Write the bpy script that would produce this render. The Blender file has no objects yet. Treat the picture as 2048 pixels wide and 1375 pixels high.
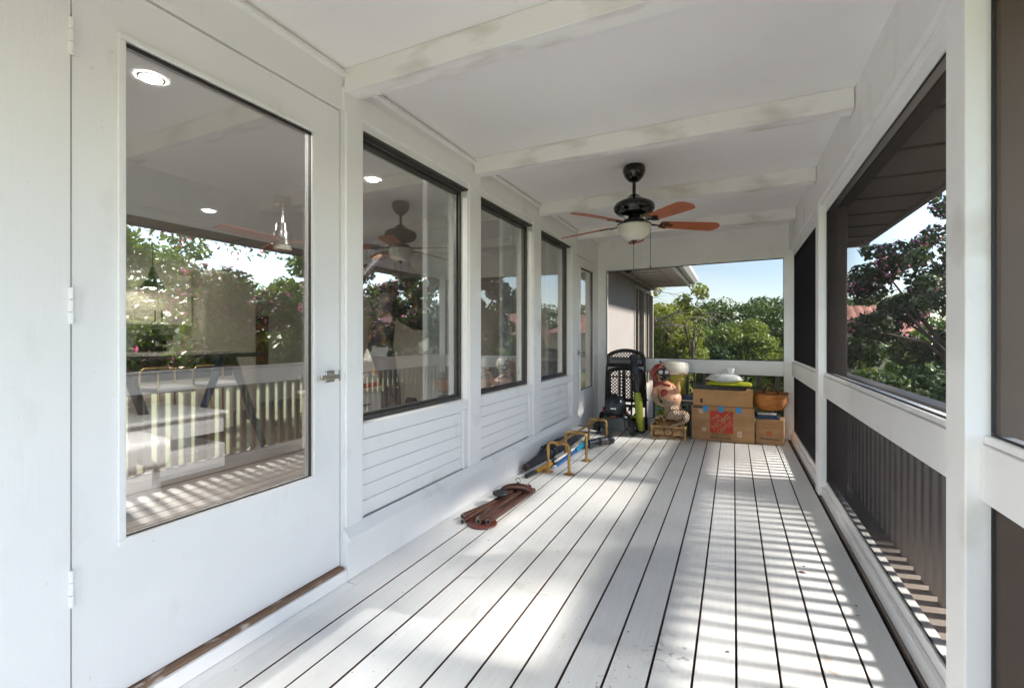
import bpy, bmesh, math, random
import numpy as np
from mathutils import Vector, Matrix, Euler
R = math.radians
random.seed(7)
SC = bpy.context.scene
COL = SC.collection

# ---------------------------------------------------------------- camera, sky, sun, exposure
cam_d = bpy.data.cameras.new('camera'); cam = bpy.data.objects.new('camera', cam_d); COL.objects.link(cam)
cam.location = (0, 0, 1.24); cam.rotation_euler = (R(90), 0, R(25.47))
cam_d.sensor_width = 36; cam_d.lens = 36 * 930 / 2048; cam_d.shift_y = -13.5 / 2048
cam_d.clip_start = 0.02; cam_d.clip_end = 1500
SC.camera = cam
SUN_AZ, SUN_EL = math.atan2(1.0, 0.2), math.atan(0.74 / 1.02)      # azimuth from +Y towards +X
W = bpy.data.worlds.new('World'); SC.world = W; W.use_nodes = True
wn = W.node_tree.nodes; wl = W.node_tree.links
bg = wn['Background']; sky = wn.new('ShaderNodeTexSky'); sky.sky_type = 'NISHITA'
sky.sun_disc = False; sky.sun_elevation = SUN_EL; sky.sun_rotation = SUN_AZ
sky.altitude = 0; sky.air_density = 1.0; sky.dust_density = 0.2; sky.ozone_density = 1.0
tc = wn.new('ShaderNodeTexCoord'); mp = wn.new('ShaderNodeMapping'); mp.inputs['Scale'].default_value = (1.2, 1.2, 5)
ns = wn.new('ShaderNodeTexNoise'); ns.inputs['Scale'].default_value = 1.6; ns.inputs['Detail'].default_value = 7; ns.inputs['Distortion'].default_value = 0.6
rp = wn.new('ShaderNodeValToRGB'); rp.color_ramp.elements[0].position = 0.45; rp.color_ramp.elements[0].color = (.08, .08, .08, 1); rp.color_ramp.elements[1].position = 0.8
rp.color_ramp.elements[1].color = (0.45, 0.45, 0.45, 1)
mx = wn.new('ShaderNodeMixRGB'); mx.inputs[2].default_value = (7, 7, 7, 1)
wl.new(tc.outputs['Generated'], mp.inputs[0]); wl.new(mp.outputs[0], ns.inputs['Vector']); wl.new(ns.outputs[0], rp.inputs[0])
wl.new(rp.outputs[0], mx.inputs[0]); wl.new(sky.outputs[0], mx.inputs[1]); wl.new(mx.outputs[0], bg.inputs['Color'])
bg.inputs['Strength'].default_value = 0.077
sun_d = bpy.data.lights.new('sun', 'SUN'); sun_d.energy = 3.3; sun_d.angle = R(4.8); sun_d.color = (1, 0.95, 0.86)
sun = bpy.data.objects.new('sun', sun_d); COL.objects.link(sun)
sv = Vector((math.sin(SUN_AZ) * math.cos(SUN_EL), math.cos(SUN_AZ) * math.cos(SUN_EL), math.sin(SUN_EL)))
sun.rotation_euler = (-sv).to_track_quat('-Z', 'Y').to_euler(); sun.location = sv * 30
vs = SC.view_settings; vs.view_transform = 'Standard'; vs.look = 'None'; vs.gamma = 1; vs.use_curve_mapping = False
vs.exposure = 3.15
cy = SC.cycles; cy.max_bounces = 18; cy.diffuse_bounces = 14; cy.glossy_bounces = 5; cy.transparent_max_bounces = 48
cy.transmission_bounces = 6; cy.use_denoising = True; cy.caustics_reflective = False; cy.caustics_refractive = False
cy.sample_clamp_indirect = 20

# ---------------------------------------------------------------- materials
def mat(name, col=(.8, .8, .8), rough=.5, metal=0., var=.0, scale=6., stretch=(1, 1, 1), col2=None, lo=.4, hi=.65, bump=0., bscale=None, spec=.5, coat=0., trans=0.):
    m = bpy.data.materials.new(name); m.use_nodes = True
    n = m.node_tree.nodes; l = m.node_tree.links; b = n['Principled BSDF']
    b.inputs['Roughness'].default_value = rough; b.inputs['Metallic'].default_value = metal
    b.inputs['Specular IOR Level'].default_value = spec; b.inputs['Coat Weight'].default_value = coat
    b.inputs['Transmission Weight'].default_value = trans
    b.inputs['Base Color'].default_value = (*col, 1)
    t = n.new('ShaderNodeTexCoord'); mpn = n.new('ShaderNodeMapping'); mpn.inputs['Scale'].default_value = stretch
    l.new(t.outputs['Object'], mpn.inputs[0])
    if var or col2:
        nz = n.new('ShaderNodeTexNoise'); nz.inputs['Scale'].default_value = scale; nz.inputs['Detail'].default_value = 6
        l.new(mpn.outputs[0], nz.inputs['Vector'])
        cr = n.new('ShaderNodeValToRGB'); cr.color_ramp.elements[0].position = lo; cr.color_ramp.elements[1].position = hi
        c2 = col2 or tuple(c * (1 - var) for c in col)
        cr.color_ramp.elements[0].color = (*col, 1); cr.color_ramp.elements[1].color = (*c2, 1)
        l.new(nz.outputs[0], cr.inputs[0]); l.new(cr.outputs[0], b.inputs['Base Color'])
    if bump:
        nb = n.new('ShaderNodeTexNoise'); nb.inputs['Scale'].default_value = bscale or scale * 4; nb.inputs['Detail'].default_value = 4
        l.new(mpn.outputs[0], nb.inputs['Vector'])
        bp = n.new('ShaderNodeBump'); bp.inputs['Strength'].default_value = bump; bp.inputs['Distance'].default_value = .004
        l.new(nb.outputs[0], bp.inputs['Height']); l.new(bp.outputs[0], b.inputs['Normal'])
    return m

M = {}
M['paint'] = mat('white_paint', (.88, .863, .862), .42, var=.06, scale=1.7, bump=.08, bscale=45)
M['wall'] = mat('wall_paint', (.87, .855, .855), .5, var=.05, scale=.9, bump=.12, bscale=70)
M['ceil'] = mat('ceiling_paint', (.89, .87, .87), .6, var=.07, scale=.8, bump=.12, bscale=40)
M['beam'] = mat('stained_beam_paint', (.86, .835, .828), .5, col2=(.53, .47, .42), scale=4.0, stretch=(.7, 2, 2), lo=.49, hi=.78, bump=.15, bscale=30)
M['trim'] = mat('trim_paint', (.87, .853, .848), .4, col2=(.62, .58, .52), scale=3, lo=.62, hi=.85, bump=.08, bscale=40)
M['ext'] = mat('exterior_stucco', (.46, .42, .40), .8, var=.06, scale=3, bump=.3, bscale=60)
M['bronze'] = mat('window_frame_metal', (.075, .07, .065), .38, metal=.4, var=.2, scale=9)
M['gasket'] = mat('black_gasket', (.02, .02, .02), .6)
M['wornwood'] = mat('worn_brown_wood', (.20, .12, .075), .75, col2=(.5, .42, .36), scale=7, stretch=(2, 1, 2), lo=.55, hi=.62, bump=.4, bscale=50)
M['chrome'] = mat('satin_nickel', (.62, .61, .58), .22, metal=1, var=.06, scale=20)
M['black'] = mat('black_plastic', (.018, .018, .02), .38, var=.4, scale=9, bump=.06, bscale=80)
M['blackgloss'] = mat('black_enamel', (.007, .006, .006), .07, coat=.25, var=.3, scale=12)
M['blackfab'] = mat('black_fabric', (.022, .024, .034), .8, col2=(.05, .055, .07), scale=14, bump=.5, bscale=90)
M['bladewood'] = mat('cherry_blade_wood', (.44, .105, .026), .32, col2=(.27, .058, .016), scale=7, stretch=(1, 9, 6), lo=.35, hi=.7)
M['bowl'] = mat('frosted_glass', (.62, .59, .52), .3, var=.06, scale=4)
M['copper'] = mat('brown_copper_tube', (.125, .060, .042), .32, metal=.55, col2=(.09, .04, .028), scale=18)
M['tube_end'] = mat('bare_tube_rim', (.55, .50, .45), .3, metal=.8, var=.1)
M['tube_in'] = mat('dark_tube_bore', (.02, .015, .013), .8, var=.2)
M['redwood'] = mat('red_stained_wood', (.16, .045, .032), .35, col2=(.09, .025, .02), scale=9, stretch=(1, 5, 1))
M['brass'] = mat('aged_brass', (.52, .32, .11), .34, metal=.85, col2=(.36, .20, .07), scale=12, bump=.06)
M['yellow'] = mat('yellow_grip', (.70, .33, .02), .42, var=.15, scale=10)
M['blue'] = mat('blue_pole', (.025, .13, .38), .35, var=.15, scale=10)
M['teal'] = mat('teal_sleeve', (.03, .30, .48), .4, var=.15, scale=10)
M['lime'] = mat('lime_plastic', (.30, .34, .03), .45, var=.15, scale=7)
M['limecloth'] = mat('lime_fabric', (.50, .52, .02), .8, var=.25, scale=12, bump=.4, bscale=40)
M['cream'] = mat('cream_plastic', (.76, .71, .62), .45, var=.05, scale=5)
M['white_c'] = mat('white_ceramic', (.82, .82, .82), .15, var=.03, coat=.4)
M['card'] = mat('corrugated_cardboard', (.45, .255, .125), .85, col2=(.36, .19, .085), scale=3.2, stretch=(1, 1, 3), bump=.12, bscale=60)
M['card2'] = mat('tan_cardboard', (.50, .285, .125), .85, col2=(.42, .225, .09), scale=3.2, bump=.12, bscale=60)
M['cardpatch'] = mat('torn_paper_patch', (.60, .45, .33), .9, var=.2, scale=25)
M['redprint'] = mat('red_print', (.56, .055, .030), .8, var=.25, scale=18)
M['redorange'] = mat('orange_red_print', (.55, .12, .035), .8, var=.25, scale=18)
M['darkprint'] = mat('dark_print', (.07, .045, .03), .8, var=.2)
M['bluetape'] = mat('blue_masking_tape', (.03, .30, .70), .7, var=.12, scale=20)
M['wicker'] = mat('woven_wicker', (.62, .28, .075), .7, col2=(.42, .14, .035), scale=10, stretch=(1, 1, 5), bump=.6, bscale=60)
M['strap'] = mat('brown_leather', (.10, .035, .02), .55, var=.25, scale=15)
M['paper'] = mat('paper', (.70, .68, .63), .8, var=.06)
M['navy'] = mat('navy_cover', (.025, .06, .14), .5, var=.3, scale=12)
M['green_grey'] = mat('grey_green_paint', (.12, .20, .14), .6, var=.2, scale=9)
M['gold'] = mat('antique_gold', (.26, .13, .045), .5, metal=.25, col2=(.05, .022, .010), scale=16, lo=.45, hi=.62, bump=.8, bscale=40)
M['goldlight'] = mat('pale_gold', (.62, .40, .18), .5, metal=.15, col2=(.30, .16, .06), scale=22, bump=.4)
M['red'] = mat('red_glaze', (.36, .045, .030), .4, col2=(.20, .02, .02), scale=9, bump=.3, bscale=25)
M['mower'] = mat('mower_black', (.014, .017, .021), .32, col2=(.03, .04, .05), scale=6)
M['redacc'] = mat('red_accent', (.45, .03, .02), .4, var=.1)
M['label_w'] = mat('white_label', (.75, .75, .75), .5, var=.05)
M['rubber'] = mat('rubber', (.02, .02, .02), .8, var=.3, scale=20, bump=.3)
M['taupe'] = mat('taupe_exterior_paint', (.24, .175, .135), .6, var=.1, scale=4, bump=.1)
M['soffit_t'] = mat('taupe_soffit_paint', (.30, .27, .25), .7, var=.08, scale=3)
M['soffit'] = mat('soffit_paint', (.50, .48, .45), .7, var=.08, scale=3)
M['soffit_d'] = mat('dark_fascia_paint', (.13, .115, .10), .7, var=.2, scale=3)
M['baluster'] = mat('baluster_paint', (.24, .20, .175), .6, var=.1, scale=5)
M['sash'] = mat('almond_sash', (.60, .53, .45), .5, var=.06)
M['bark'] = mat('bark', (.17, .13, .10), .9, col2=(.09, .07, .05), scale=9, stretch=(1, 1, .3), bump=.8, bscale=25)
M['deadbark'] = mat('dead_grey_bark', (.36, .31, .26), .9, var=.3, scale=9, bump=.5, bscale=25)
M['floorwood'] = mat('interior_plank', (.16, .11, .08), .45, col2=(.10, .07, .05), scale=4, stretch=(6, 1, 1))
M['intwall'] = mat('interior_wall_paint', (.66, .63, .57), .7, var=.04, scale=2)
M['intceil'] = mat('interior_ceiling_paint', (.42, .42, .41), .8, var=.03, scale=2)
M['cab'] = mat('cabinet_paint', (.66, .62, .52), .45, var=.04)
M['linen'] = mat('white_linen', (.78, .78, .80), .9, var=.06, scale=5, bump=.5, bscale=14)
M['lacquer'] = mat('white_lacquer', (.78, .79, .82), .2, var=.03)
M['goldmetal'] = mat('polished_gold', (.75, .55, .25), .2, metal=1, var=.05)
M['picture'] = mat('abstract_paint', (.55, .06, .03), .5, col2=(.10, .22, .08), scale=7, lo=.42, hi=.58)
M['picture2'] = mat('abstract_ochre', (.55, .30, .04), .5, col2=(.45, .35, .25), scale=9, lo=.42, hi=.58)
M['darkart'] = mat('dark_tapestry', (.02, .018, .025), .6, col2=(.16, .10, .05), scale=11, lo=.5, hi=.66, bump=.5, bscale=20)
M['stone'] = mat('stone_top', (.62, .60, .57), .2, var=.15, scale=8)
M['tile_w'] = mat('backsplash', (.55, .56, .55), .2, var=.08, scale=6)
M['curtain'] = mat('sheer_curtain', (.70, .72, .70), .8, var=.05, bump=.4, bscale=8)
M['roof'] = mat('terracotta_tile', (.42, .19, .13), .8, col2=(.27, .11, .08), scale=1.3, bump=.3, bscale=6)
M['housewall'] = mat('far_stucco', (.55, .46, .36), .8, var=.08, scale=.7)
M['soil'] = mat('mulch', (.07, .035, .022), .95, col2=(.035, .02, .014), scale=5, bump=1, bscale=25)
M['boardedge'] = mat('bare_board_edge', (.13, .075, .05), .9, var=.4, scale=8)
M['gap'] = mat('gap_shade', (.012, .009, .008), .9, var=.3)  # sheet under the boards; the shade in their gaps is put into its colour
M['darkback'] = mat('dark_backing', (.10, .09, .085), .9, var=.1)

def deck_mat():
    m = mat('painted_deck_board', (.74, .735, .725), .36, bump=.10, bscale=30)
    n = m.node_tree.nodes; l = m.node_tree.links; b = n['Principled BSDF']
    geo = n.new('ShaderNodeNewGeometry'); oi = n.new('ShaderNodeObjectInfo')
    m1 = n.new('ShaderNodeMapping'); m1.inputs['Scale'].default_value = (26, 1.2, 1); l.new(geo.outputs['Position'], m1.inputs[0])
    g = n.new('ShaderNodeTexNoise'); g.inputs['Scale'].default_value = 3; g.inputs['Detail'].default_value = 8; l.new(m1.outputs[0], g.inputs['Vector'])
    s = n.new('ShaderNodeTexNoise'); s.inputs['Scale'].default_value = 1.5; s.inputs['Detail'].default_value = 7; s.inputs['Roughness'].default_value = .65; l.new(geo.outputs['Position'], s.inputs['Vector'])
    sp = n.new('ShaderNodeTexNoise'); sp.inputs['Scale'].default_value = 21; sp.inputs['Detail'].default_value = 3; l.new(geo.outputs['Position'], sp.inputs['Vector'])
    def ramp(src, p0, p1, c0, c1):
        r = n.new('ShaderNodeValToRGB'); r.color_ramp.elements[0].position = p0; r.color_ramp.elements[1].position = p1
        r.color_ramp.elements[0].color = (*c0, 1); r.color_ramp.elements[1].color = (*c1, 1); l.new(src, r.inputs[0]); return r.outputs[0]
    def mul(a, bb):
        x = n.new('ShaderNodeMixRGB'); x.blend_type = 'MULTIPLY'; x.inputs[0].default_value = 1; l.new(a, x.inputs[1]); l.new(bb, x.inputs[2]); return x.outputs[0]
    c = ramp(g.outputs[0], .3, .75, (.82, .815, .805), (.745, .74, .735))
    c = mul(c, ramp(s.outputs[0], .5, .8, (1, 1, 1), (.86, .83, .79)))
    c = mul(c, ramp(sp.outputs[0], .715, .75, (1, 1, 1), (.55, .50, .45)))
    c = mul(c, ramp(oi.outputs['Random'], 0, 1, (1, 1, 1), (.90, .90, .895)))
    # two worn places seen in the photograph: dark scuffs and a bare brownish patch
    def spot(cx, cyy, rad, sc, lo, hi, col, c):
        vm = n.new('ShaderNodeVectorMath'); vm.operation = 'DISTANCE'; vm.inputs[1].default_value = (cx, cyy, 0); l.new(geo.outputs['Position'], vm.inputs[0])
        fall = n.new('ShaderNodeMapRange'); fall.inputs[1].default_value = rad; fall.inputs[2].default_value = rad * .3; l.new(vm.outputs['Value'], fall.inputs[0])
        k = n.new('ShaderNodeTexNoise'); k.inputs['Scale'].default_value = sc; k.inputs['Detail'].default_value = 6; k.inputs['Distortion'].default_value = 1.5; l.new(geo.outputs['Position'], k.inputs['Vector'])
        th = n.new('ShaderNodeMapRange'); th.inputs[1].default_value = lo; th.inputs[2].default_value = hi; l.new(k.outputs[0], th.inputs[0])
        mm = n.new('ShaderNodeMath'); mm.operation = 'MULTIPLY'; l.new(fall.outputs[0], mm.inputs[0]); l.new(th.outputs[0], mm.inputs[1])
        x = n.new('ShaderNodeMixRGB'); l.new(mm.outputs[0], x.inputs[0]); l.new(c, x.inputs[1]); x.inputs[2].default_value = (*col, 1); return x.outputs[0]
    c = spot(-.22, 1.93, .16, 16, .53, .62, (.42, .42, .42), c)
    c = spot(.33, 2.10, .13, 9, .45, .66, (.60, .48, .38), c)
    c = spot(-.95, 1.95, .5, 7, .56, .70, (.62, .60, .57), c)
    c = spot(-.5, 1.75, .4, 30, .66, .70, (.45, .33, .25), c)
    l.new(c, b.inputs['Base Color'])
    return m
M['deck'] = deck_mat()
def smudged(base, amt):
    m = M[base]; n = m.node_tree.nodes; l = m.node_tree.links; b = n['Principled BSDF']
    src = b.inputs['Base Color'].links[0].from_socket; geo = n.new('ShaderNodeNewGeometry')
    mpn = n.new('ShaderNodeMapping'); mpn.inputs['Scale'].default_value = (1, 1, .45); l.new(geo.outputs['Position'], mpn.inputs[0])
    k = n.new('ShaderNodeTexNoise'); k.inputs['Scale'].default_value = 5.5; k.inputs['Detail'].default_value = 8; k.inputs['Roughness'].default_value = .62; l.new(mpn.outputs[0], k.inputs['Vector'])
    th = n.new('ShaderNodeMapRange'); th.inputs[1].default_value = .58; th.inputs[2].default_value = .80; l.new(k.outputs[0], th.inputs[0])
    f = n.new('ShaderNodeTexNoise'); f.inputs['Scale'].default_value = 34; f.inputs['Detail'].default_value = 3; l.new(geo.outputs['Position'], f.inputs['Vector'])
    t2 = n.new('ShaderNodeMapRange'); t2.inputs[1].default_value = .74; t2.inputs[2].default_value = .78; l.new(f.outputs[0], t2.inputs[0])
    ad = n.new('ShaderNodeMath'); ad.operation = 'MULTIPLY_ADD'; ad.inputs[1].default_value = amt * 1.5; ad.use_clamp = True; l.new(t2.outputs[0], ad.inputs[0])
    m2 = n.new('ShaderNodeMath'); m2.operation = 'MULTIPLY'; m2.inputs[1].default_value = amt; l.new(th.outputs[0], m2.inputs[0]); l.new(m2.outputs[0], ad.inputs[2])
    x = n.new('ShaderNodeMixRGB'); x.inputs[2].default_value = (.52, .47, .41, 1); l.new(ad.outputs[0], x.inputs[0]); l.new(src, x.inputs[1]); l.new(x.outputs[0], b.inputs['Base Color'])
    # brushed paint relief, mostly upright strokes
    st = n.new('ShaderNodeMapping'); st.inputs['Scale'].default_value = (60, 60, 3); l.new(geo.outputs['Position'], st.inputs[0])
    nb = n.new('ShaderNodeTexNoise'); nb.inputs['Scale'].default_value = 2; nb.inputs['Detail'].default_value = 4; l.new(st.outputs[0], nb.inputs['Vector'])
    bp = n.new('ShaderNodeBump'); bp.inputs['Strength'].default_value = .18; bp.inputs['Distance'].default_value = .003; l.new(nb.outputs[0], bp.inputs['Height'])
    old = b.inputs['Normal'].links[0].from_socket; l.new(old, bp.inputs['Normal']); l.new(bp.outputs[0], b.inputs['Normal'])
for k_, a_ in (('paint', .30), ('wall', .24), ('trim', .36), ('ceil', .12)): smudged(k_, a_)

def glass_mat(name, r0, tint):
    # thin clear sheet: reflection grows towards grazing angles, the rest passes straight through
    m = bpy.data.materials.new(name); m.use_nodes = True; n = m.node_tree.nodes; l = m.node_tree.links
    n.remove(n['Principled BSDF']); out = n['Material Output']
    tr = n.new('ShaderNodeBsdfTransparent'); tr.inputs[0].default_value = (*tint, 1)
    gl = n.new('ShaderNodeBsdfGlossy'); gl.inputs['Roughness'].default_value = 0; gl.inputs[0].default_value = (1, 1, 1, 1)
    geo = n.new('ShaderNodeNewGeometry'); dot = n.new('ShaderNodeVectorMath'); dot.operation = 'DOT_PRODUCT'
    l.new(geo.outputs['Incoming'], dot.inputs[0]); l.new(geo.outputs['Normal'], dot.inputs[1])
    def mth(op, a, b=None):
        x = n.new('ShaderNodeMath'); x.operation = op
        for i, v in enumerate((a, b)):
            if v is None: continue
            if isinstance(v, (int, float)): x.inputs[i].default_value = v
            else: l.new(v, x.inputs[i])
        return x.outputs[0]
    f = mth('POWER', mth('SUBTRACT', 1.0, mth('ABSOLUTE', dot.outputs['Value'])), 5.0)
    f = mth('ADD', mth('MULTIPLY', f, 1 - r0), r0)
    mxs = n.new('ShaderNodeMixShader')
    l.new(f, mxs.inputs[0]); l.new(tr.outputs[0], mxs.inputs[1]); l.new(gl.outputs[0], mxs.inputs[2]); l.new(mxs.outputs[0], out.inputs[0])
    return m
M['glass'] = glass_mat('window_glass', .27, (.90, .91, .90))
M['lidglass'] = mat('frosted_lid', (.62, .65, .63), .12, var=.2, scale=9, coat=.6)
M['clear'] = glass_mat('clear_plastic', .035, (.9, .92, .93))

def screen_mat(name, d, col):
    # woven mesh: part of the light passes between the threads, less the more slanting it arrives
    m = bpy.data.materials.new(name); m.use_nodes = True; n = m.node_tree.nodes; l = m.node_tree.links
    n.remove(n['Principled BSDF']); out = n['Material Output']
    geo = n.new('ShaderNodeNewGeometry'); dot = n.new('ShaderNodeVectorMath'); dot.operation = 'DOT_PRODUCT'
    l.new(geo.outputs['Incoming'], dot.inputs[0]); l.new(geo.outputs['Normal'], dot.inputs[1])
    def mth(op, a, b):
        x = n.new('ShaderNodeMath'); x.operation = op
        for i, v in enumerate((a, b)):
            if v is None: continue
            if isinstance(v, (int, float)): x.inputs[i].default_value = v
            else: l.new(v, x.inputs[i])
        return x.outputs[0]
    c = mth('ABSOLUTE', dot.outputs['Value'], None); c = mth('MAXIMUM', c, .02)
    q = mth('SUBTRACT', 1.0, mth('DIVIDE', d, c)); q = mth('MAXIMUM', q, 0.0); q = mth('MULTIPLY', q, 1 - d)
    tr = n.new('ShaderNodeBsdfTransparent'); df = n.new('ShaderNodeBsdfDiffuse'); df.inputs[0].default_value = (*col, 1)
    mxs = n.new('ShaderNodeMixShader'); l.new(q, mxs.inputs[0]); l.new(df.outputs[0], mxs.inputs[1]); l.new(tr.outputs[0], mxs.inputs[2]); l.new(mxs.outputs[0], out.inputs[0])
    return m
M['screen'] = screen_mat('insect_screen', .14, (.042, .040, .045))
M['screen_end'] = screen_mat('end_insect_screen', .515, (.035, .035, .04))

def emit_mat(name, col, s):
    m = bpy.data.materials.new(name); m.use_nodes = True; n = m.node_tree.nodes; b = n['Principled BSDF']
    b.inputs['Emission Color'].default_value = (*col, 1); b.inputs['Emission Strength'].default_value = s; return m
M['led'] = emit_mat('led_disc', (1, .95, .88), 190); M['led_near'] = emit_mat('led_disc_near', (1, .95, .90), 560); M['led_dim'] = emit_mat('led_disc_dim', (1, .92, .82), 14)

def leaf_mat(name, c0, c1, c2=None, transl=.35, rough=.5):
    m = bpy.data.materials.new(name); m.use_nodes = True; n = m.node_tree.nodes; l = m.node_tree.links
    b = n['Principled BSDF']; out = n['Material Output']; b.inputs['Roughness'].default_value = rough; b.inputs['Specular IOR Level'].default_value = .3
    at = n.new('ShaderNodeAttribute'); at.attribute_name = 'tint'
    cr = n.new('ShaderNodeValToRGB'); cr.color_ramp.elements[0].color = (*c0, 1); cr.color_ramp.elements[1].color = (*c1, 1)
    if c2:
        e = cr.color_ramp.elements.new(.93); e.color = (*c1, 1); cr.color_ramp.elements[-1].color = (*c2, 1)
    l.new(at.outputs['Fac'], cr.inputs[0]); l.new(cr.outputs[0], b.inputs['Base Color'])
    tl = n.new('ShaderNodeBsdfTranslucent'); l.new(cr.outputs[0], tl.inputs[0])
    mc = n.new('ShaderNodeMixRGB'); mc.blend_type = 'MULTIPLY'; mc.inputs[0].default_value = 1; mc.inputs[2].default_value = (transl * 2.2, transl * 2.2, transl * 1.4, 1)
    l.new(cr.outputs[0], mc.inputs[1]); l.new(mc.outputs[0], tl.inputs[0])
    mxs = n.new('ShaderNodeAddShader')
    l.new(b.outputs[0], mxs.inputs[0]); l.new(tl.outputs[0], mxs.inputs[1]); l.new(mxs.outputs[0], out.inputs[0])
    return m
M['leaf_olive'] = leaf_mat('leaf_olive', (.05, .085, .012), (.14, .17, .022), (.22, .20, .03))
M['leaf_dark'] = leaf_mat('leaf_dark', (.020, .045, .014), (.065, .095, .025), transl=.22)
M['leaf_yellow'] = leaf_mat('leaf_yellow_green', (.06, .10, .012), (.21, .22, .025), (.30, .26, .06))
M['leaf_mid'] = leaf_mat('leaf_mid', (.04, .08, .018), (.12, .165, .03))
M['leaf_far'] = leaf_mat('leaf_far', (.04, .075, .018), (.11, .15, .03), transl=.15)
M['leaf_orchid'] = leaf_mat('leaf_orchid', (.03, .06, .016), (.095, .13, .03), (.16, .15, .03))
M['leaf_shade'] = leaf_mat('leaf_shade', (.018, .032, .012), (.055, .075, .025), transl=.18)  # darker copy of the orchid leaf, with shade put into the colour
M['petal'] = leaf_mat('petal_pink', (.36, .06, .20), (.58, .20, .40))

def lawn_mat():
    m = mat('lawn', (.10, .12, .04), .9, col2=(.13, .14, .05), scale=.35, bump=1, bscale=30); return m
M['lawn'] = lawn_mat()

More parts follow.
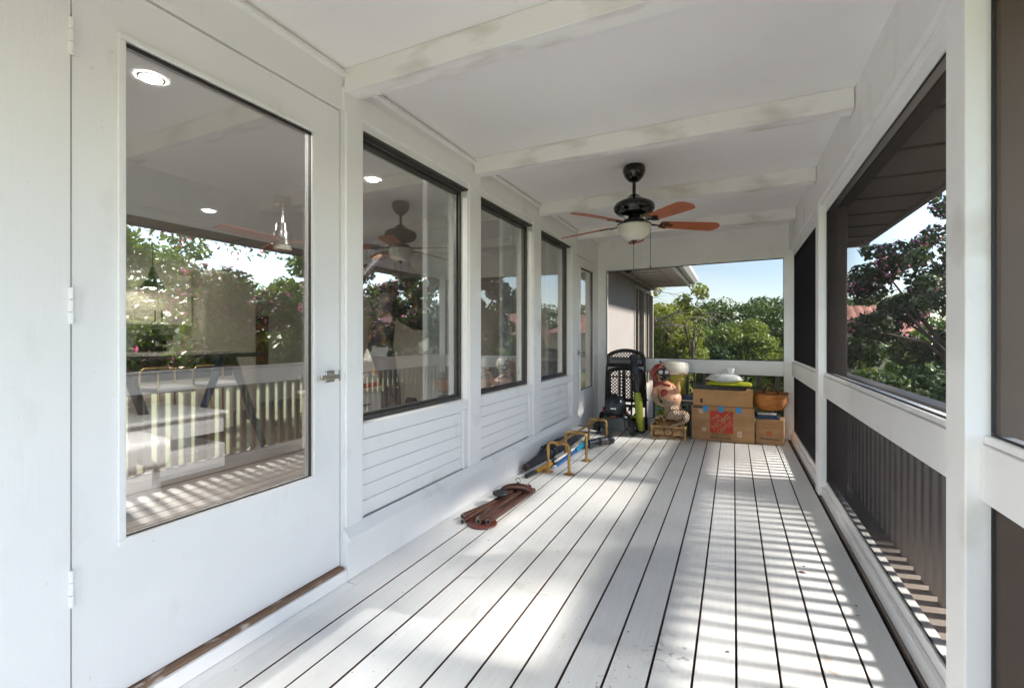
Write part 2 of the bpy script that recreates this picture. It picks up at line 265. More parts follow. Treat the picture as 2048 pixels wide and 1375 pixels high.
# ---------------------------------------------------------------- mesh helpers
class MB:
    def __init__(s): s.v = []; s.f = []; s.mi = []; s.sm = []
    def add(s, vs, fs, mi=0, sm=False):
        o = len(s.v); s.v += [tuple(p) for p in vs]; s.f += [tuple(o + i for i in f) for f in fs]; s.mi += [mi] * len(fs); s.sm += [sm] * len(fs); return s
    def box(s, x0, x1, y0, y1, z0, z1, mi=0):
        v = [(x0, y0, z0), (x1, y0, z0), (x1, y1, z0), (x0, y1, z0), (x0, y0, z1), (x1, y0, z1), (x1, y1, z1), (x0, y1, z1)]
        return s.add(v, [(0, 3, 2, 1), (4, 5, 6, 7), (0, 1, 5, 4), (1, 2, 6, 5), (2, 3, 7, 6), (3, 0, 4, 7)], mi)
    def obox(s, c, size, rot=(0, 0, 0), mi=0):
        m = Euler(rot).to_matrix(); c = Vector(c); hx, hy, hz = [q / 2 for q in size]
        v = [c + m @ Vector((x, y, z)) for z in (-hz, hz) for x, y in ((-hx, -hy), (hx, -hy), (hx, hy), (-hx, hy))]
        return s.add(v, [(0, 3, 2, 1), (4, 5, 6, 7), (0, 1, 5, 4), (1, 2, 6, 5), (2, 3, 7, 6), (3, 0, 4, 7)], mi)
    def tube(s, pts, r, n=8, cap=True, mi=0, closed=False, flat=None):
        pts = [Vector(p) for p in pts]; k = len(pts); rr = r if isinstance(r, (list, tuple)) else [r] * k
        vs = []; up = None
        for i, p in enumerate(pts):
            a = pts[i - 1] if i else (pts[-1] if closed else p); b = pts[(i + 1) % k] if (i < k - 1 or closed) else p
            t = (b - a).normalized()
            if up is None: up = Vector((0, 0, 1)) if abs(t.z) < .9 else Vector((1, 0, 0))
            u = (up - t * up.dot(t)); u = u.normalized() if u.length > 1e-6 else t.orthogonal().normalized(); w = t.cross(u); up = u
            fu = flat if flat else 1
            for j in range(n):
                an = 2 * math.pi * j / n; vs.append(p + (u * math.cos(an) * fu + w * math.sin(an)) * rr[i])
        fs = []
        for i in range(k if closed else k - 1):
            i2 = (i + 1) % k
            for j in range(n):
                j2 = (j + 1) % n; fs.append((i * n + j, i * n + j2, i2 * n + j2, i2 * n + j))
        s.add(vs, fs, mi, True)
        if cap and not closed:
            o = len(s.v) - len(vs)
            s.f += [tuple(o + j for j in reversed(range(n))), tuple(o + (k - 1) * n + j for j in range(n))]; s.mi += [mi] * 2; s.sm += [False] * 2
        return s
    def lathe(s, prof, c=(0, 0, 0), n=24, axis=(0, 0, 1), mi=0, sx=1., sy=1.):
        q = Vector((0, 0, 1)).rotation_difference(Vector(axis).normalized()); c = Vector(c); vs = []
        for r, z in prof:
            for j in range(n):
                a = 2 * math.pi * j / n; vs.append(c + q @ Vector((r * math.cos(a) * sx, r * math.sin(a) * sy, z)))
        fs = [(i * n + j, i * n + (j + 1) % n, (i + 1) * n + (j + 1) % n, (i + 1) * n + j) for i in range(len(prof) - 1) for j in range(n)]
        return s.add(vs, fs, mi, True)
    def prism(s, poly, origin, u, v, d, mi=0):
        o, u, v, d = Vector(origin), Vector(u), Vector(v), Vector(d); k = len(poly)
        a = [o + u * p[0] + v * p[1] for p in poly]; b = [p + d for p in a]
        fs = [tuple(reversed(range(k))), tuple(range(k, 2 * k))] + [(i, (i + 1) % k, k + (i + 1) % k, k + i) for i in range(k)]
        return s.add(a + b, fs, mi)
    def quad(s, a, b, c, d, mi=0): return s.add([a, b, c, d], [(0, 1, 2, 3)], mi)
    def ell(s, c, r, n=12, m=8, rot=(0, 0, 0), mi=0):
        mt = Euler(rot).to_matrix(); c = Vector(c); vs = []; fs = []
        for i in range(m + 1):
            th = math.pi * i / m
            for j in range(n):
                ph = 2 * math.pi * j / n
                vs.append(c + mt @ Vector((r[0] * math.sin(th) * math.cos(ph), r[1] * math.sin(th) * math.sin(ph), r[2] * math.cos(th))))
        for i in range(m):
            for j in range(n): fs.append((i * n + j, (i + 1) * n + j, (i + 1) * n + (j + 1) % n, i * n + (j + 1) % n))
        return s.add(vs, fs, mi, True)
    def build(s, name, ms, parent=None, bevel=0., seg=2, loc=None):
        me = bpy.data.meshes.new(name); me.from_pydata(s.v, [], s.f)
        ms = ms if isinstance(ms, (list, tuple)) else [ms]
        for m in ms: me.materials.append(M[m] if isinstance(m, str) else m)
        me.polygons.foreach_set('material_index', s.mi); me.polygons.foreach_set('use_smooth', [bool(x) for x in s.sm]); me.update()
        bm = bmesh.new(); bm.from_mesh(me); bmesh.ops.recalc_face_normals(bm, faces=bm.faces) if len(bm.faces) < 20000 else None; bm.to_mesh(me); bm.free()
        if any(s.sm): me.set_sharp_from_angle(angle=R(40))
        o = bpy.data.objects.new(name, me); COL.objects.link(o)
        if loc is not None: o.location = loc
        if parent: o.parent = parent
        if bevel:
            b = o.modifiers.new('bevel', 'BEVEL'); b.width = bevel; b.segments = seg; b.limit_method = 'ANGLE'; b.angle_limit = R(40)
        return o

def tag(o, label=None, cat=None, group=None, kind=None):
    if label: o['label'] = label
    if cat: o['category'] = cat
    if group: o['group'] = group
    if kind: o['kind'] = kind
    return o
def thing(name, label, cat, loc=(0, 0, 0), rz=0., group=None):
    o = bpy.data.objects.new(name, None); o.empty_display_size = .1; COL.objects.link(o); o.location = loc; o.rotation_euler = (0, 0, rz)
    return tag(o, label, cat, group)
def kid(src, name, parent, loc=None, rot=None):
    c = src.copy(); c.name = name; COL.objects.link(c); c.parent = parent
    if loc is not None: c.location = loc
    if rot is not None: c.rotation_euler = rot
    return c
def copy_tree(o, parent=None):
    c = o.copy(); COL.objects.link(c)
    if parent: c.parent = parent
    for ch in [k for k in bpy.data.objects if k.parent == o]: copy_tree(ch, c)
    return c
def text(s, parent, loc, rot, size, m, ext=.0006, shear=0., sx=1., space=1., name='lettering'):
    cu = bpy.data.curves.new(name, 'FONT'); cu.body = s; cu.size = size; cu.extrude = ext; cu.align_x = 'CENTER'; cu.align_y = 'CENTER'; cu.shear = shear; cu.space_character = space
    cu.offset = size * .012; cu.resolution_u = 3
    cu.materials.append(M[m]); to = bpy.data.objects.new(name, cu); COL.objects.link(to)
    me = bpy.data.meshes.new_from_object(to.evaluated_get(bpy.context.evaluated_depsgraph_get())); bpy.data.objects.remove(to)
    o = bpy.data.objects.new(name, me); COL.objects.link(o); o.parent = parent; o.location = loc; o.rotation_euler = rot; o.scale = (sx, 1, 1); return o

# ---------------------------------------------------------------- the porch shell
YB, YE = -1.5, 6.5            # back and far end of the porch
XL, XR = -1.81, .60
# deck
deck = MB().box(-1.81, 1.02, YB, 7.1, -.16, -.032).build('deck_floor', 'gap'); tag(deck, kind='structure')
pl_len = 6.74 - YB
def board(hw_, ln):
    q = MB().box(-hw_, hw_, 0, ln, -.03, 0); q.mi = [0, 0, 0, 1, 0, 1]; return q
plank = board(.0686, pl_len).build('plank', ['deck', 'boardedge'], deck, bevel=.003, loc=(.0815, YB, 0))
xs = [.0815 + .1445 * k for k in range(-12, 4) if k != 0]
for x in xs: kid(plank, 'plank', deck, (x, YB, random.uniform(-.0012, .0006)))
# the board along the wall is in two lengths with a butt joint
board(.062, 3.27).build('plank', ['deck', 'boardedge'], deck, bevel=.003, loc=(.0815 - .1445 * 12.93 + .013, YB, 0))
board(.062, 4.96).build('plank', ['deck', 'boardedge'], deck, bevel=.003, loc=(.0815 - .1445 * 12.93 + .013, YB + 3.274, 0))
board(.072, pl_len).build('plank', ['deck', 'boardedge'], deck, bevel=.003, loc=(.5185, YB, 0))
MB().box(.612, 1.02, YB, 7.1, -.03, -.002).build('outer_sill', 'baluster', deck, bevel=.004)
MB().box(-1.81, .61, 6.745, 7.1, -.03, -.002).build('outer_sill', 'baluster', deck, bevel=.004)

# ceiling with beams
ceil = MB().box(-1.80, .72, YB, 6.84, 2.612, 2.66).build('ceiling', 'ceil'); tag(ceil, kind='structure')
bmesh_beam = MB().box(-1.80, XR - .002, -.05, .05, 2.492, 2.611).build('beam', 'beam', ceil, bevel=.004, loc=(0, 1.83, 0))
for y in (-.8, .51, 3.15, 4.47, 5.77): kid(bmesh_beam, 'beam', ceil, (0, y, 0))
roof = MB().box(-9.2, 1.34, YB - .3, 6.88, 2.70, 2.78).build('porch_roof', 'soffit_d')
tag(roof, 'flat porch roof with paneled soffit overhanging the screened side', 'roof')
sf = MB().box(.80, 1.30, YB - .3, 6.35, 2.30, 2.325).build('soffit', 'soffit_t', roof)
MB().box(1.30, 1.345, YB - .3, 6.35, 2.27, 2.69).build('fascia', 'soffit_t', roof)
MB().box(.725, .80, YB - .3, 6.35, 2.24, 2.69).build('inner_fascia', 'soffit_d', roof)
for i, y in enumerate(np.arange(YB, 6.3, .533)):
    MB().box(.802, 1.298, y - .008, y + .008, 2.288, 2.299).build('soffit_batten', 'soffit_d', roof)
MB().box(.725, 1.34, 6.35, 6.40, 2.25, 2.69).build('end_fascia', 'soffit', roof)

# ---- house wall (left)
hw = thing('house_wall', 'white painted house wall with glazed doors, three tall windows and board panels below', 'wall', (0, 0, 0))
b = MB()
b.box(-1.95, XL, YB, .695, .0, 2.612)                      # plain wall beside the hinges
b.box(-1.95, XL, .695, 1.770, 2.398, 2.612)                # over the door
b.box(-1.95, XL, 1.770, 1.925, .0, 2.612)
b.box(-1.95, XL, 1.925, 5.497, 2.345, 2.612)
b.box(-1.95, XL - .06, 1.925, 5.497, .0, .765)
b.box(-1.95, XL, 3.028, 3.215, .0, 2.345); b.box(-1.95, XL, 4.272, 4.485, .0, 2.345)
b.box(-1.95, XL, 5.497, 5.70, .0, 2.612)
b.box(-1.95, XL, 5.70, 6.62, 2.30, 2.612); b.box(-1.95, XL, 6.602, 6.90, .0, 2.2995); b.box(-1.95, XL, 6.6205, 6.90, 2.30, 2.612)
b.build('wall_face', 'wall', hw)
b = MB()   # casings standing proud of the wall
for y0, y1 in ((1.792, 1.905), (3.03, 3.20), (4.275, 4.47), (5.50, 5.68)):
    b.box(XL, XL + .016, y0, y1, .262, 2.40)
b.box(XL, XL + .016, 1.775, 5.70, 2.40, 2.52)
b.build('casing', 'trim', hw, bevel=.003)
MB().prism([(0, 0), (.035, .0), (.035, .01), (.012, .04), (0, .04)], (XL + .0005, .3, 2.571), (1, 0, 0), (0, 0, 1), (0, 6.40, 0)).build('crown_trim', 'paint', hw)
MB().box(XL, -1.770, 1.775, 5.72, .002, .195).build('base_board', 'wall', hw, bevel=.003)
MB().box(XL, -1.770, .60, 1.772, .002, .060).build('base_board', 'wall', hw, bevel=.003)
MB().box(XL, -1.775, YB, .598, .002, .062).build('base_board', 'wall', hw, bevel=.003)
MB().prism([(0, .0), (.052, .0), (.052, .022), (0, .068)], (XL + .0005, 1.775, .196), (1, 0, 0), (0, 0, 1), (0, 3.94, 0)).build('ledge', 'trim', hw, bevel=.003)
MB().box(-1.768, -1.757, 3.545, 3.635, .065, .145).box(-1.757, -1.7545, 3.56, 3.62, .08, .13).build('outlet_cover', 'paint', hw, bevel=.003)
for i, (y0, y1) in enumerate(((1.925, 3.028), (3.215, 4.272), (4.485, 5.497))):
    pn = MB().box(XL - .058, XL - .030, y0, y1, .26, .70).build('panel', 'trim', hw)
    yy = y0 + .008
    for k in range(5):
        z0 = .268 + k * .0835
        MB().box(-XL * 0 + XL - .0295, XL - .012, yy, y1 - .075, z0, z0 + .0805).build('board', 'trim', pn, bevel=.002)
    MB().box(XL - .0295, XL - .004, y1 - .068, y1 - .03, .262, .70).build('stile', 'trim', pn, bevel=.003)
    MB().box(XL - .0295, XL - .008, yy, y1 - .072, .688, .704).build('rail', 'trim', pn, bevel=.002)
    wd = MB().box(XL - .066, XL + .006, y0, y1 - .01, .706, .772).build('window', 'trim', hw, bevel=.003); wd['label'] = ['window with the widest opening, beside the door', 'middle window of the wall', 'narrowest window in view, beside the far door'][i]
    fz0, fz1 = .773, 2.343; w = .024
    f = MB(); xa, xb = XL - .105, XL - .055
    f.box(xa, xb, y0 + .001, y1 - .012, fz0, fz0 + w); f.box(xa, xb, y0 + .001, y1 - .012, fz1 - w, fz1); f.box(xa, xb, y0 + .001, y0 + w, fz0 + w, fz1 - w); f.box(xa, xb, y1 - .012 - w, y1 - .012, fz0 + w, fz1 - w)
    f.box(xa + .01, xb - .015, y0 + w, y1 - .012 - w, fz0 + w, fz0 + w + .016); f.box(xa + .01, xb - .015, y1 - .012 - w - .016, y1 - .012 - w, fz0 + w + .016, fz1 - w)
    f.build('frame', 'bronze', wd, bevel=.002)
    MB().box(XL - .085, XL - .079, y0 + w - .002, y1 - .012 - w + .002, fz0 + w - .002, fz1 - w + .002).build('pane', 'glass', wd)
    MB().box(XL - .054, XL + .004, y1 - .0115, y1 - .001, .773, 2.34).build('side_jamb', 'paint', wd, bevel=.002)
    MB().box(XL - .054, XL + .002, y0 + .002, y1 - .002, 2.3445, 2.356).build('head_stop', 'bronze', wd)

def door(y0, y1, z0, z1, gy0, gy1, gz0, gz1, label):
    d = MB(); x0, x1 = -1.868, XL - .004
    d.box(x0, x1, y0, gy0, z0, z1); d.box(x0, x1, gy1, y1, z0, z1); d.box(x0, x1, gy0, gy1, z0, gz0); d.box(x0, x1, gy0, gy1, gz1, z1)
    o = d.build('door', 'paint', hw); o['label'] = label
    MB().box(-1.842, -1.836, gy0 + .004, gy1 - .004, gz0 + .004, gz1 - .004).build('pane', 'glass', o)
    for q0, q1, (a, c, e, g) in ((0, 0, (gy0 - .016, gy1 + .016, gz1 - .006, gz1 + .014)), (0, 0, (gy0 - .016, gy1 + .016, gz0 - .014, gz0 + .006)), (0, 0, (gy0 - .016, gy0 + .006, gz0 + .0065, gz1 - .0065)), (0, 0, (gy1 - .006, gy1 + .016, gz0 + .0065, gz1 - .0065))):
        MB().box(XL - .0035, XL + .007, a, c, e, g).build('glazing_bead', 'paint', o, bevel=.003)
    gk = MB(); t = .006
    gk.box(-1.835, -1.820, gy0 + .004, gy1 - .004, gz1 - .006 - t, gz1 - .006); gk.box(-1.835, -1.820, gy0 + .004, gy1 - .004, gz0 + .006, gz0 + .006 + t * .6)
    gk.box(-1.835, -1.820, gy0 + .006, gy0 + .006 + t * .5, gz0 + .01, gz1 - .012); gk.box(-1.835, -1.820, gy1 - .006 - t * .5, gy1 - .006, gz0 + .01, gz1 - .012)
    gk.build('gasket', 'gasket', o)
    return o
d1 = door(.700, 1.762, .080, 2.3895, .830, 1.597, .572, 2.221, 'near white door with one large glass pane')
for z in (.48, 1.335, 2.15):
    h = MB(); [h.tube([(XL + .004, .6965, z - .055 + k * .0375), (XL + .004, .6965, z - .055 + k * .0375 + .035)], .007, 8) for k in range(3)]
    h.box(XL - .003, XL + .0015, .699, .716, z - .055, z + .055)
    h.build('hinge', 'paint', d1)
hd = MB(); hd.box(XL - .003, XL + .006, 1.668, 1.722, 1.018, 1.075); hd.tube([(XL + .006, 1.695, 1.046), (XL + .046, 1.695, 1.046)], .010, 10); hd.box(XL + .038, XL + .052, 1.600, 1.712, 1.036, 1.058); hd.box(XL - .003, XL + .003, 1.752, 1.761, 1.02, 1.075)
hd.build('handle', 'chrome', d1, bevel=.0015)
MB().box(-1.95, -1.783, .698, 1.766, .0605, .074).build('threshold', 'wornwood', hw, bevel=.003)
MB().box(-1.95, -1.862, .690, .6985, .0605, 2.398).box(-1.95, -1.862, 1.7645, 1.772, .0605, 2.398).box(-1.95, -1.862, .6985, 1.7645, 2.3945, 2.398).build('door_stop', 'gasket', hw)
d2 = door(5.715, 6.60, .05, 2.29, 5.875, 6.50, .535, 2.165, 'far white door with a narrow-looking glass pane')
hd = MB(); hd.box(XL - .003, XL + .006, 5.765, 5.82, 1.01, 1.07); hd.tube([(XL + .006, 5.79, 1.04), (XL + .046, 5.79, 1.04)], .010, 10); hd.box(XL + .038, XL + .052, 5.77, 5.93, 1.028, 1.052)
hd.build('handle', 'chrome', d2, bevel=.0015)
MB().box(-1.95, -1.772, 5.715, 6.50, .002, .045).build('threshold', 'trim', hw, bevel=.003)

# ---- right screened wall
sw = thing('screened_wall', 'long white framed screen wall open to the garden, with posts and rails', 'screen wall', (0, 0, 0))
MB().box(.602, .722, YB, 6.60, 2.302, 2.611).build('header', 'trim', sw, bevel=.004)
posts = ((-.40, -.27), (1.765, 1.90), (4.33, 4.46))
for y0, y1 in posts:
    MB().box(.600, .661, y0, y1, .001, 2.3015).build('post', 'trim', sw, bevel=.004); MB().box(.6635, .790, y0 - .004, y1 + .004, .001, 2.3015).build('outer_post', 'taupe', sw, bevel=.012)
secs = [(YB, -.40), (-.27, 1.765), (1.90, 4.33), (4.46, 6.50)]
for i, (y0, y1) in enumerate(secs):
    a, c = y0 + .001, y1 - .001
    MB().box(.648, .700, a, c, 2.215, 2.3015).build('head_rail', 'paint', sw, bevel=.003)
    MB().prism([(0, 0), (.028, 0), (.028, .012), (.016, .03), (0, .03)], (.6475, a, 2.272), (-1, 0, 0), (0, 0, 1), (0, c - a, 0)).build('head_moulding', 'paint', sw)
    MB().box(.632, .700, a, c, .778, .936).build('mid_rail', 'paint', sw, bevel=.004)
    MB().box(.640, .705, a, c, .939, .962).build('sill', 'trim', sw, bevel=.004)
    MB().box(.644, .700, a, c, .001, .120).build('bottom_rail', 'trim', sw, bevel=.004)
    MB().box(.622, .643, a, c, .001, .075).build('base_trim', 'paint', sw, bevel=.004)
    MB().quad((.662, a, .963), (.662, c, .963), (.662, c, 2.214), (.662, a, 2.214)).build('screen', 'screen', sw)
    MB().quad((.662, a, .121), (.662, c, .121), (.662, c, .777), (.662, a, .777)).build('screen', 'screen', sw)
    sp = MB()
    for z in (.965, 2.2125, .123, .775): sp.box(.655, .6605, a, c, z - .003, z + .003)
    for y in (a + .004, c - .004): sp.box(.655, .6615, y - .003, y + .003, .97, 2.209); sp.box(.655, .6615, y - .003, y + .003, .127, .771)
    sp.build('spline', 'gasket', sw)

# ---- end screened wall
ew = thing('end_screened_wall', 'white framed screen wall closing the far end of the porch', 'screen wall', (.003, 6.5575, 0), R(-5.5))
MB().box(-1.816, .5495, 0, .10, 2.205, 2.302).box(-1.816, .6015, 0, .10, 2.3025, 2.6105).build('header', 'paint', ew)
MB().box(-1.816, -1.695, 0, .10, .001, 2.2045).build('post', 'paint', ew, bevel=.004)
MB().box(.550, .660, 0, .115, .001, 2.3018).build('post', 'trim', ew, bevel=.005)
MB().box(-1.6945, .5495, .004, .09, .765, .945).build('mid_rail', 'paint', ew, bevel=.005)
MB().box(-1.6945, .5495, .004, .09, .001, .11).build('bottom_rail', 'paint', ew, bevel=.005)
for z0, z1 in ((.946, 2.204), (.111, .764)):
    MB().quad((-1.694, .05, z0), (.549, .05, z0), (.549, .05, z1), (-1.694, .05, z1)).build('screen', 'screen_end', ew)
sp = MB()
for z in (.949, 2.200, .114, .761): sp.box(-1.6935, .5485, .038, .0495, z - .004, z + .004)
for x in (-1.690, .545): sp.box(x - .004, x + .004, .038, .0495, .954, 2.195); sp.box(x - .004, x + .004, .038, .0495, .119, .756)
sp.build('spline', 'gasket', ew)
MB().box(-1.80, .598, YB, YB + .1, 2.205, 2.6105).build('rear_header', 'paint', sw, bevel=.004)

# ---- balustrades outside the screens
def balus(name, label, p0, p1, n):
    t = thing(name, label, 'balustrade', p0); L = (Vector(p1) - Vector(p0)); ln = L.length; t.rotation_euler = (0, 0, math.atan2(L.y, L.x))
    MB().box(0, ln, -.045, .045, .88, .925).build('top_rail', 'baluster', t, bevel=.004)
    MB().box(0, ln, -.02, .02, .80, .879).build('top_rail', 'baluster', t, bevel=.003)
    src = MB().box(-.024, .024, -.019, .019, .001, .799).build('baluster', 'baluster', t, loc=(.06, 0, 0))
    for k in range(1, n): kid(src, 'baluster', t, (.06 + (ln - .12) * k / (n - 1), 0, 0))
    return t
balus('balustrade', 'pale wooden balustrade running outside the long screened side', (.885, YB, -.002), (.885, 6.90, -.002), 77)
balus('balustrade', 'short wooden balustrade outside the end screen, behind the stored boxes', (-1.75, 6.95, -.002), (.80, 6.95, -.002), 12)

# ---------------------------------------------------------------- house wing beyond the end
wg = thing('house_wing', 'pale stucco house wing with two tall windows under a paneled eave', 'house', (-1.80, 7.12, -3))
b = MB()
b.box(-.2, 0, -.21, 2.33, 0, 5.42); b.box(-.2, 0, 4.72, 4.80, 0, 5.42); b.box(-.2, 0, 2.33, 4.72, 0, 3.1); b.box(-.2, 0, 2.33, 4.72, 5.32, 5.42); b.box(-.2, 0, 3.47, 3.60, 3.1, 5.32)
b.box(-6, -.2, 4.68, 4.80, 0, 5.42); b.build('wall', 'ext', wg)
MB().box(-2.5, -.3, 2.2, 4.67, 2.9, 5.4).build('dark_backing', 'darkback', wg)  # solid block behind the panes, coloured dark to stand in for unlit rooms
for y0, y1 in ((2.33, 3.47), (3.60, 4.72)):
    wd = MB().box(-.01, .035, y0 - .02, y1 + .02, 3.06, 3.12).build('window', 'sash', wg, bevel=.004)
    f = MB(); f.box(-.10, .02, y0, y0 + .07, 3.121, 5.31); f.box(-.10, .02, y1 - .07, y1, 3.121, 5.31); f.box(-.10, .02, y0 + .07, y1 - .07, 5.24, 5.31); f.box(-.10, .02, y0 + .07, y1 - .07, 3.121, 3.18)
    f.box(-.08, .0, y0 + .52, y0 + .57, 3.18, 5.24)
    f.build('frame', 'sash', wd, bevel=.003)
    MB().box(-.065, -.059, y0 + .07, y1 - .07, 3.18, 5.24).build('pane', 'glass', wd)
MB().box(-.2, .86, -.16, 4.42, 5.425, 5.45).build('soffit', 'soffit', wg)
for y in np.arange(.3, 4.3, .45): MB().box(.16, .62, y, y + .30, 5.412, 5.424).build('soffit_panel', 'soffit', wg, bevel=.003)
MB().box(.02, .10, -.16, 4.42, 5.36, 5.424).build('frieze_board', 'soffit', wg)
MB().box(.862, .90, -.16, 4.44, 5.40, 5.60).build('fascia', 'paint', wg)
MB().prism([(0, 0), (.10, 0), (.16, .07), (.16, .15), (.13, .15), (.13, .08), (.09, .02), (.01, .02), (.01, .15), (0, .15)], (.9005, -.16, 5.47), (1, 0, 0), (0, 0, 1), (0, 4.61, 0)).build('gutter', 'paint', wg)
MB().prism([(-.2, 0), (1.0, 0), (1.0, .04), (-4, 1.5), (-4, 0)], (0, -.16, 5.63), (1, 0, 0), (0, 0, 1), (0, 4.66, 0)).build('roof', 'roof', wg)
MB().ell((.18, .9, 5.38), (.06, .06, .05)).build('eave_lamp', 'black', wg)

# ---------------------------------------------------------------- interior
ifl = MB().box(-8.2, -1.951, -1.2, 7.05, -.1, -.012).build('interior_floor', 'gap'); tag(ifl, kind='structure')
src = MB().box(-.083, .083, 0, 8.2, -.011, .012).build('plank', 'floorwood', ifl, bevel=.002, loc=(-2.04, -1.18, 0))
for k in range(1, 37): kid(src, 'plank', ifl, (-2.04 - .168 * k, -1.18, 0))
ice = MB().box(-8.2, -1.951, -1.2, 7.05, 2.62, 2.66).build('interior_ceiling', 'intceil'); tag(ice, kind='structure')
iw = thing('interior_wall', 'beige interior walls around the living room and kitchen', 'wall')
MB().box(-8.2, -8.05, -1.2, 7.05, 0, 2.62).build('wall_face', 'intwall', iw)
MB().box(-8.05, -1.951, 6.93, 7.05, 0, 2.62).build('wall_face', 'intwall', iw); MB().box(-8.05, -1.951, -1.2, -1.05, 0, 2.62).build('wall_face', 'intwall', iw)
MB().box(-8.05, -7.2, 6.55, 6.92, 0, 2.62).build('wall_pier', 'intwall', iw)
LEDS = [(-2.80, 1.41), (-5.17, 3.16), (-7.3, 3.6), (-6.9, 4.2), (-7.4, 4.6), (-2.85, 3.15)]
led_lab = ['lit recessed ceiling light nearest the glass door', 'lit recessed light beside the metal ceiling fan', 'lit recessed light over the kitchen cabinets', 'lit recessed light above the kitchen island', 'small lit recessed light by the tall cupboard', 'lit recessed light seen through the first window']
for i, ((x, y), lb) in enumerate(zip(LEDS, led_lab)):
    t = thing('recessed_light', lb, 'ceiling light', (x, y, 2.62), group='recessed ceiling lights')
    MB().lathe([(.066, -.001), (.064, -.006), (.049, -.008), (.048, -.004)], n=28).build('trim_ring', 'intceil', t)
    MB().lathe([(.0, -.0045), (.047, -.0045)], n=28).build('lens', 'led_near' if i == 0 else 'led' if i in (1, 5) else 'led_dim', t)
t = thing('pendant_lamp', 'dark cone pendant lamp hanging over the kitchen island', 'lamp', (-7.35, 3.72, 2.62))
MB().tube([(0, 0, 0), (0, 0, -.40)], .006).build('cord', 'black', t); MB().lathe([(.02, -.40), (.03, -.44), (.07, -.56), (.15, -.70), (.145, -.70), (.065, -.56)], n=24).build('shade', 'black', t); MB().ell((0, 0, -.66), (.05, .05, .05)).build('bulb', 'led_dim', t)

t = thing('ceiling_fan', 'brushed metal ceiling fan with wooden blades inside the house', 'ceiling fan', (-4.04, 3.19, 2.62))
MB().lathe([(0, 0), (.085, 0), (.085, -.075), (.06, -.085), (0, -.085)]).build('canopy', 'chrome', t); MB().tube([(0, 0, -.08), (0, 0, -.26)], .012).build('downrod', 'chrome', t)
MB().lathe([(.0, -.25), (.06, -.255), (.065, -.33), (.085, -.34), (.085, -.40), (.09, -.42), (.10, -.47), (.0, -.475)]).build('motor_housing', 'chrome', t); MB().lathe([(.085, -.475), (.08, -.52), (.0, -.53)]).build('light_lens', 'bowl', t)
for k in range(3):
    a = R(35 + 120 * k); MB().obox((math.cos(a) * .38, math.sin(a) * .38, -.43), (.62, .13, .012), (R(12), 0, a)).build('blade', 'bladewood', t, bevel=.004)

t = thing('wall_cabinet', 'pale kitchen wall cabinets with black bar handles', 'cabinet', (-8.05, 3.0, 1.42))
MB().box(0, .33, 0, 1.45, 0, .78).build('carcass', 'cab', t)
for k in range(3):
    y0 = .01 + k * .48; dd = MB().box(.331, .352, y0, y0 + .47, .01, .77).build('door', 'cab', t, bevel=.003); MB().box(.353, .357, y0 + .06, y0 + .41, .07, .71).build('door_panel', 'cab', dd, bevel=.002)
    hy = y0 + (.43 if k == 1 else .04); MB().box(.358, .372, hy - .006, hy + .006, .05, .22).build('handle', 'black', dd)
t = tag(MB().box(-8.04, -7.45, 4.47, 5.35, .013, 2.3).build('tall_cupboard', 'cab', bevel=.004), 'tall plain cupboard at the end of the kitchen run', 'cupboard'); MB().box(-7.449, -7.435, 4.49, 4.90, .02, 2.28).build('door', 'cab', t, bevel=.003); MB().box(-7.449, -7.435, 4.905, 5.33, .02, 2.28).build('door', 'cab', t, bevel=.003)
t = thing('kitchen_counter', 'kitchen counter with stone top under the wall cabinets', 'counter', (-8.05, 2.4, .013))
MB().box(0, .6, 0, 2.05, 0, .88).build('base', 'cab', t); MB().box(0, .64, -.02, 2.06, .881, .92).build('worktop', 'stone', t, bevel=.004); MB().box(0, .015, 0, 2.05, .921, 1.40).build('backsplash', 'tile_w', t)
for k in range(4): MB().box(.601, .62, .01 + k * .51, .50 + k * .51, .02, .86).build('door', 'cab', t, bevel=.003)
t = thing('coffee_machine', 'black espresso machine on the kitchen counter', 'coffee machine', (-7.75, 3.95, .934))
MB().box(-.15, .15, -.17, .17, 0, .05).box(-.15, -.02, -.17, .17, .051, .33).box(-.15, .15, -.17, .17, .26, .34).build('body', 'black', t, bevel=.01); MB().tube([(.05, 0, .25), (.05, 0, .17)], .03, 10).tube([(.05, 0, .19), (.05, .2, .19)], .012, 8).build('group_head', 'chrome', t); MB().lathe([(0, .34), (.07, .34), (.09, .42), (0, .42)], (-.06, 0, 0), 14).build('hopper', 'black', t)
for (y, h, r, m, lb) in ((3.35, .20, .035, 'green_grey', 'small green bottle on the kitchen counter'), (3.52, .30, .045, 'black', 'dark bottle on the kitchen counter beside the espresso machine'), (3.2, .18, .05, 'redwood', 'reddish jar on the kitchen counter')):
    tag(MB().lathe([(0, 0), (r, 0), (r, h * .6), (r * .35, h * .75), (r * .35, h), (0, h)], (-7.72, y, .934), 14).build('bottle', m), lb, 'bottle')
t = thing('kitchen_island', 'white kitchen island with a dark band under its stone top', 'kitchen island', (-6.6, 2.6, .013))
MB().box(-.45, .35, 0, 1.55, 0, .98).build('base', 'cab', t); MB().box(-.5, .5, -.05, 1.62, .982, 1.03).build('worktop', 'stone', t, bevel=.006); MB().box(.352, .362, .02, 1.53, .70, .97).build('dark_panel', 'black', t)
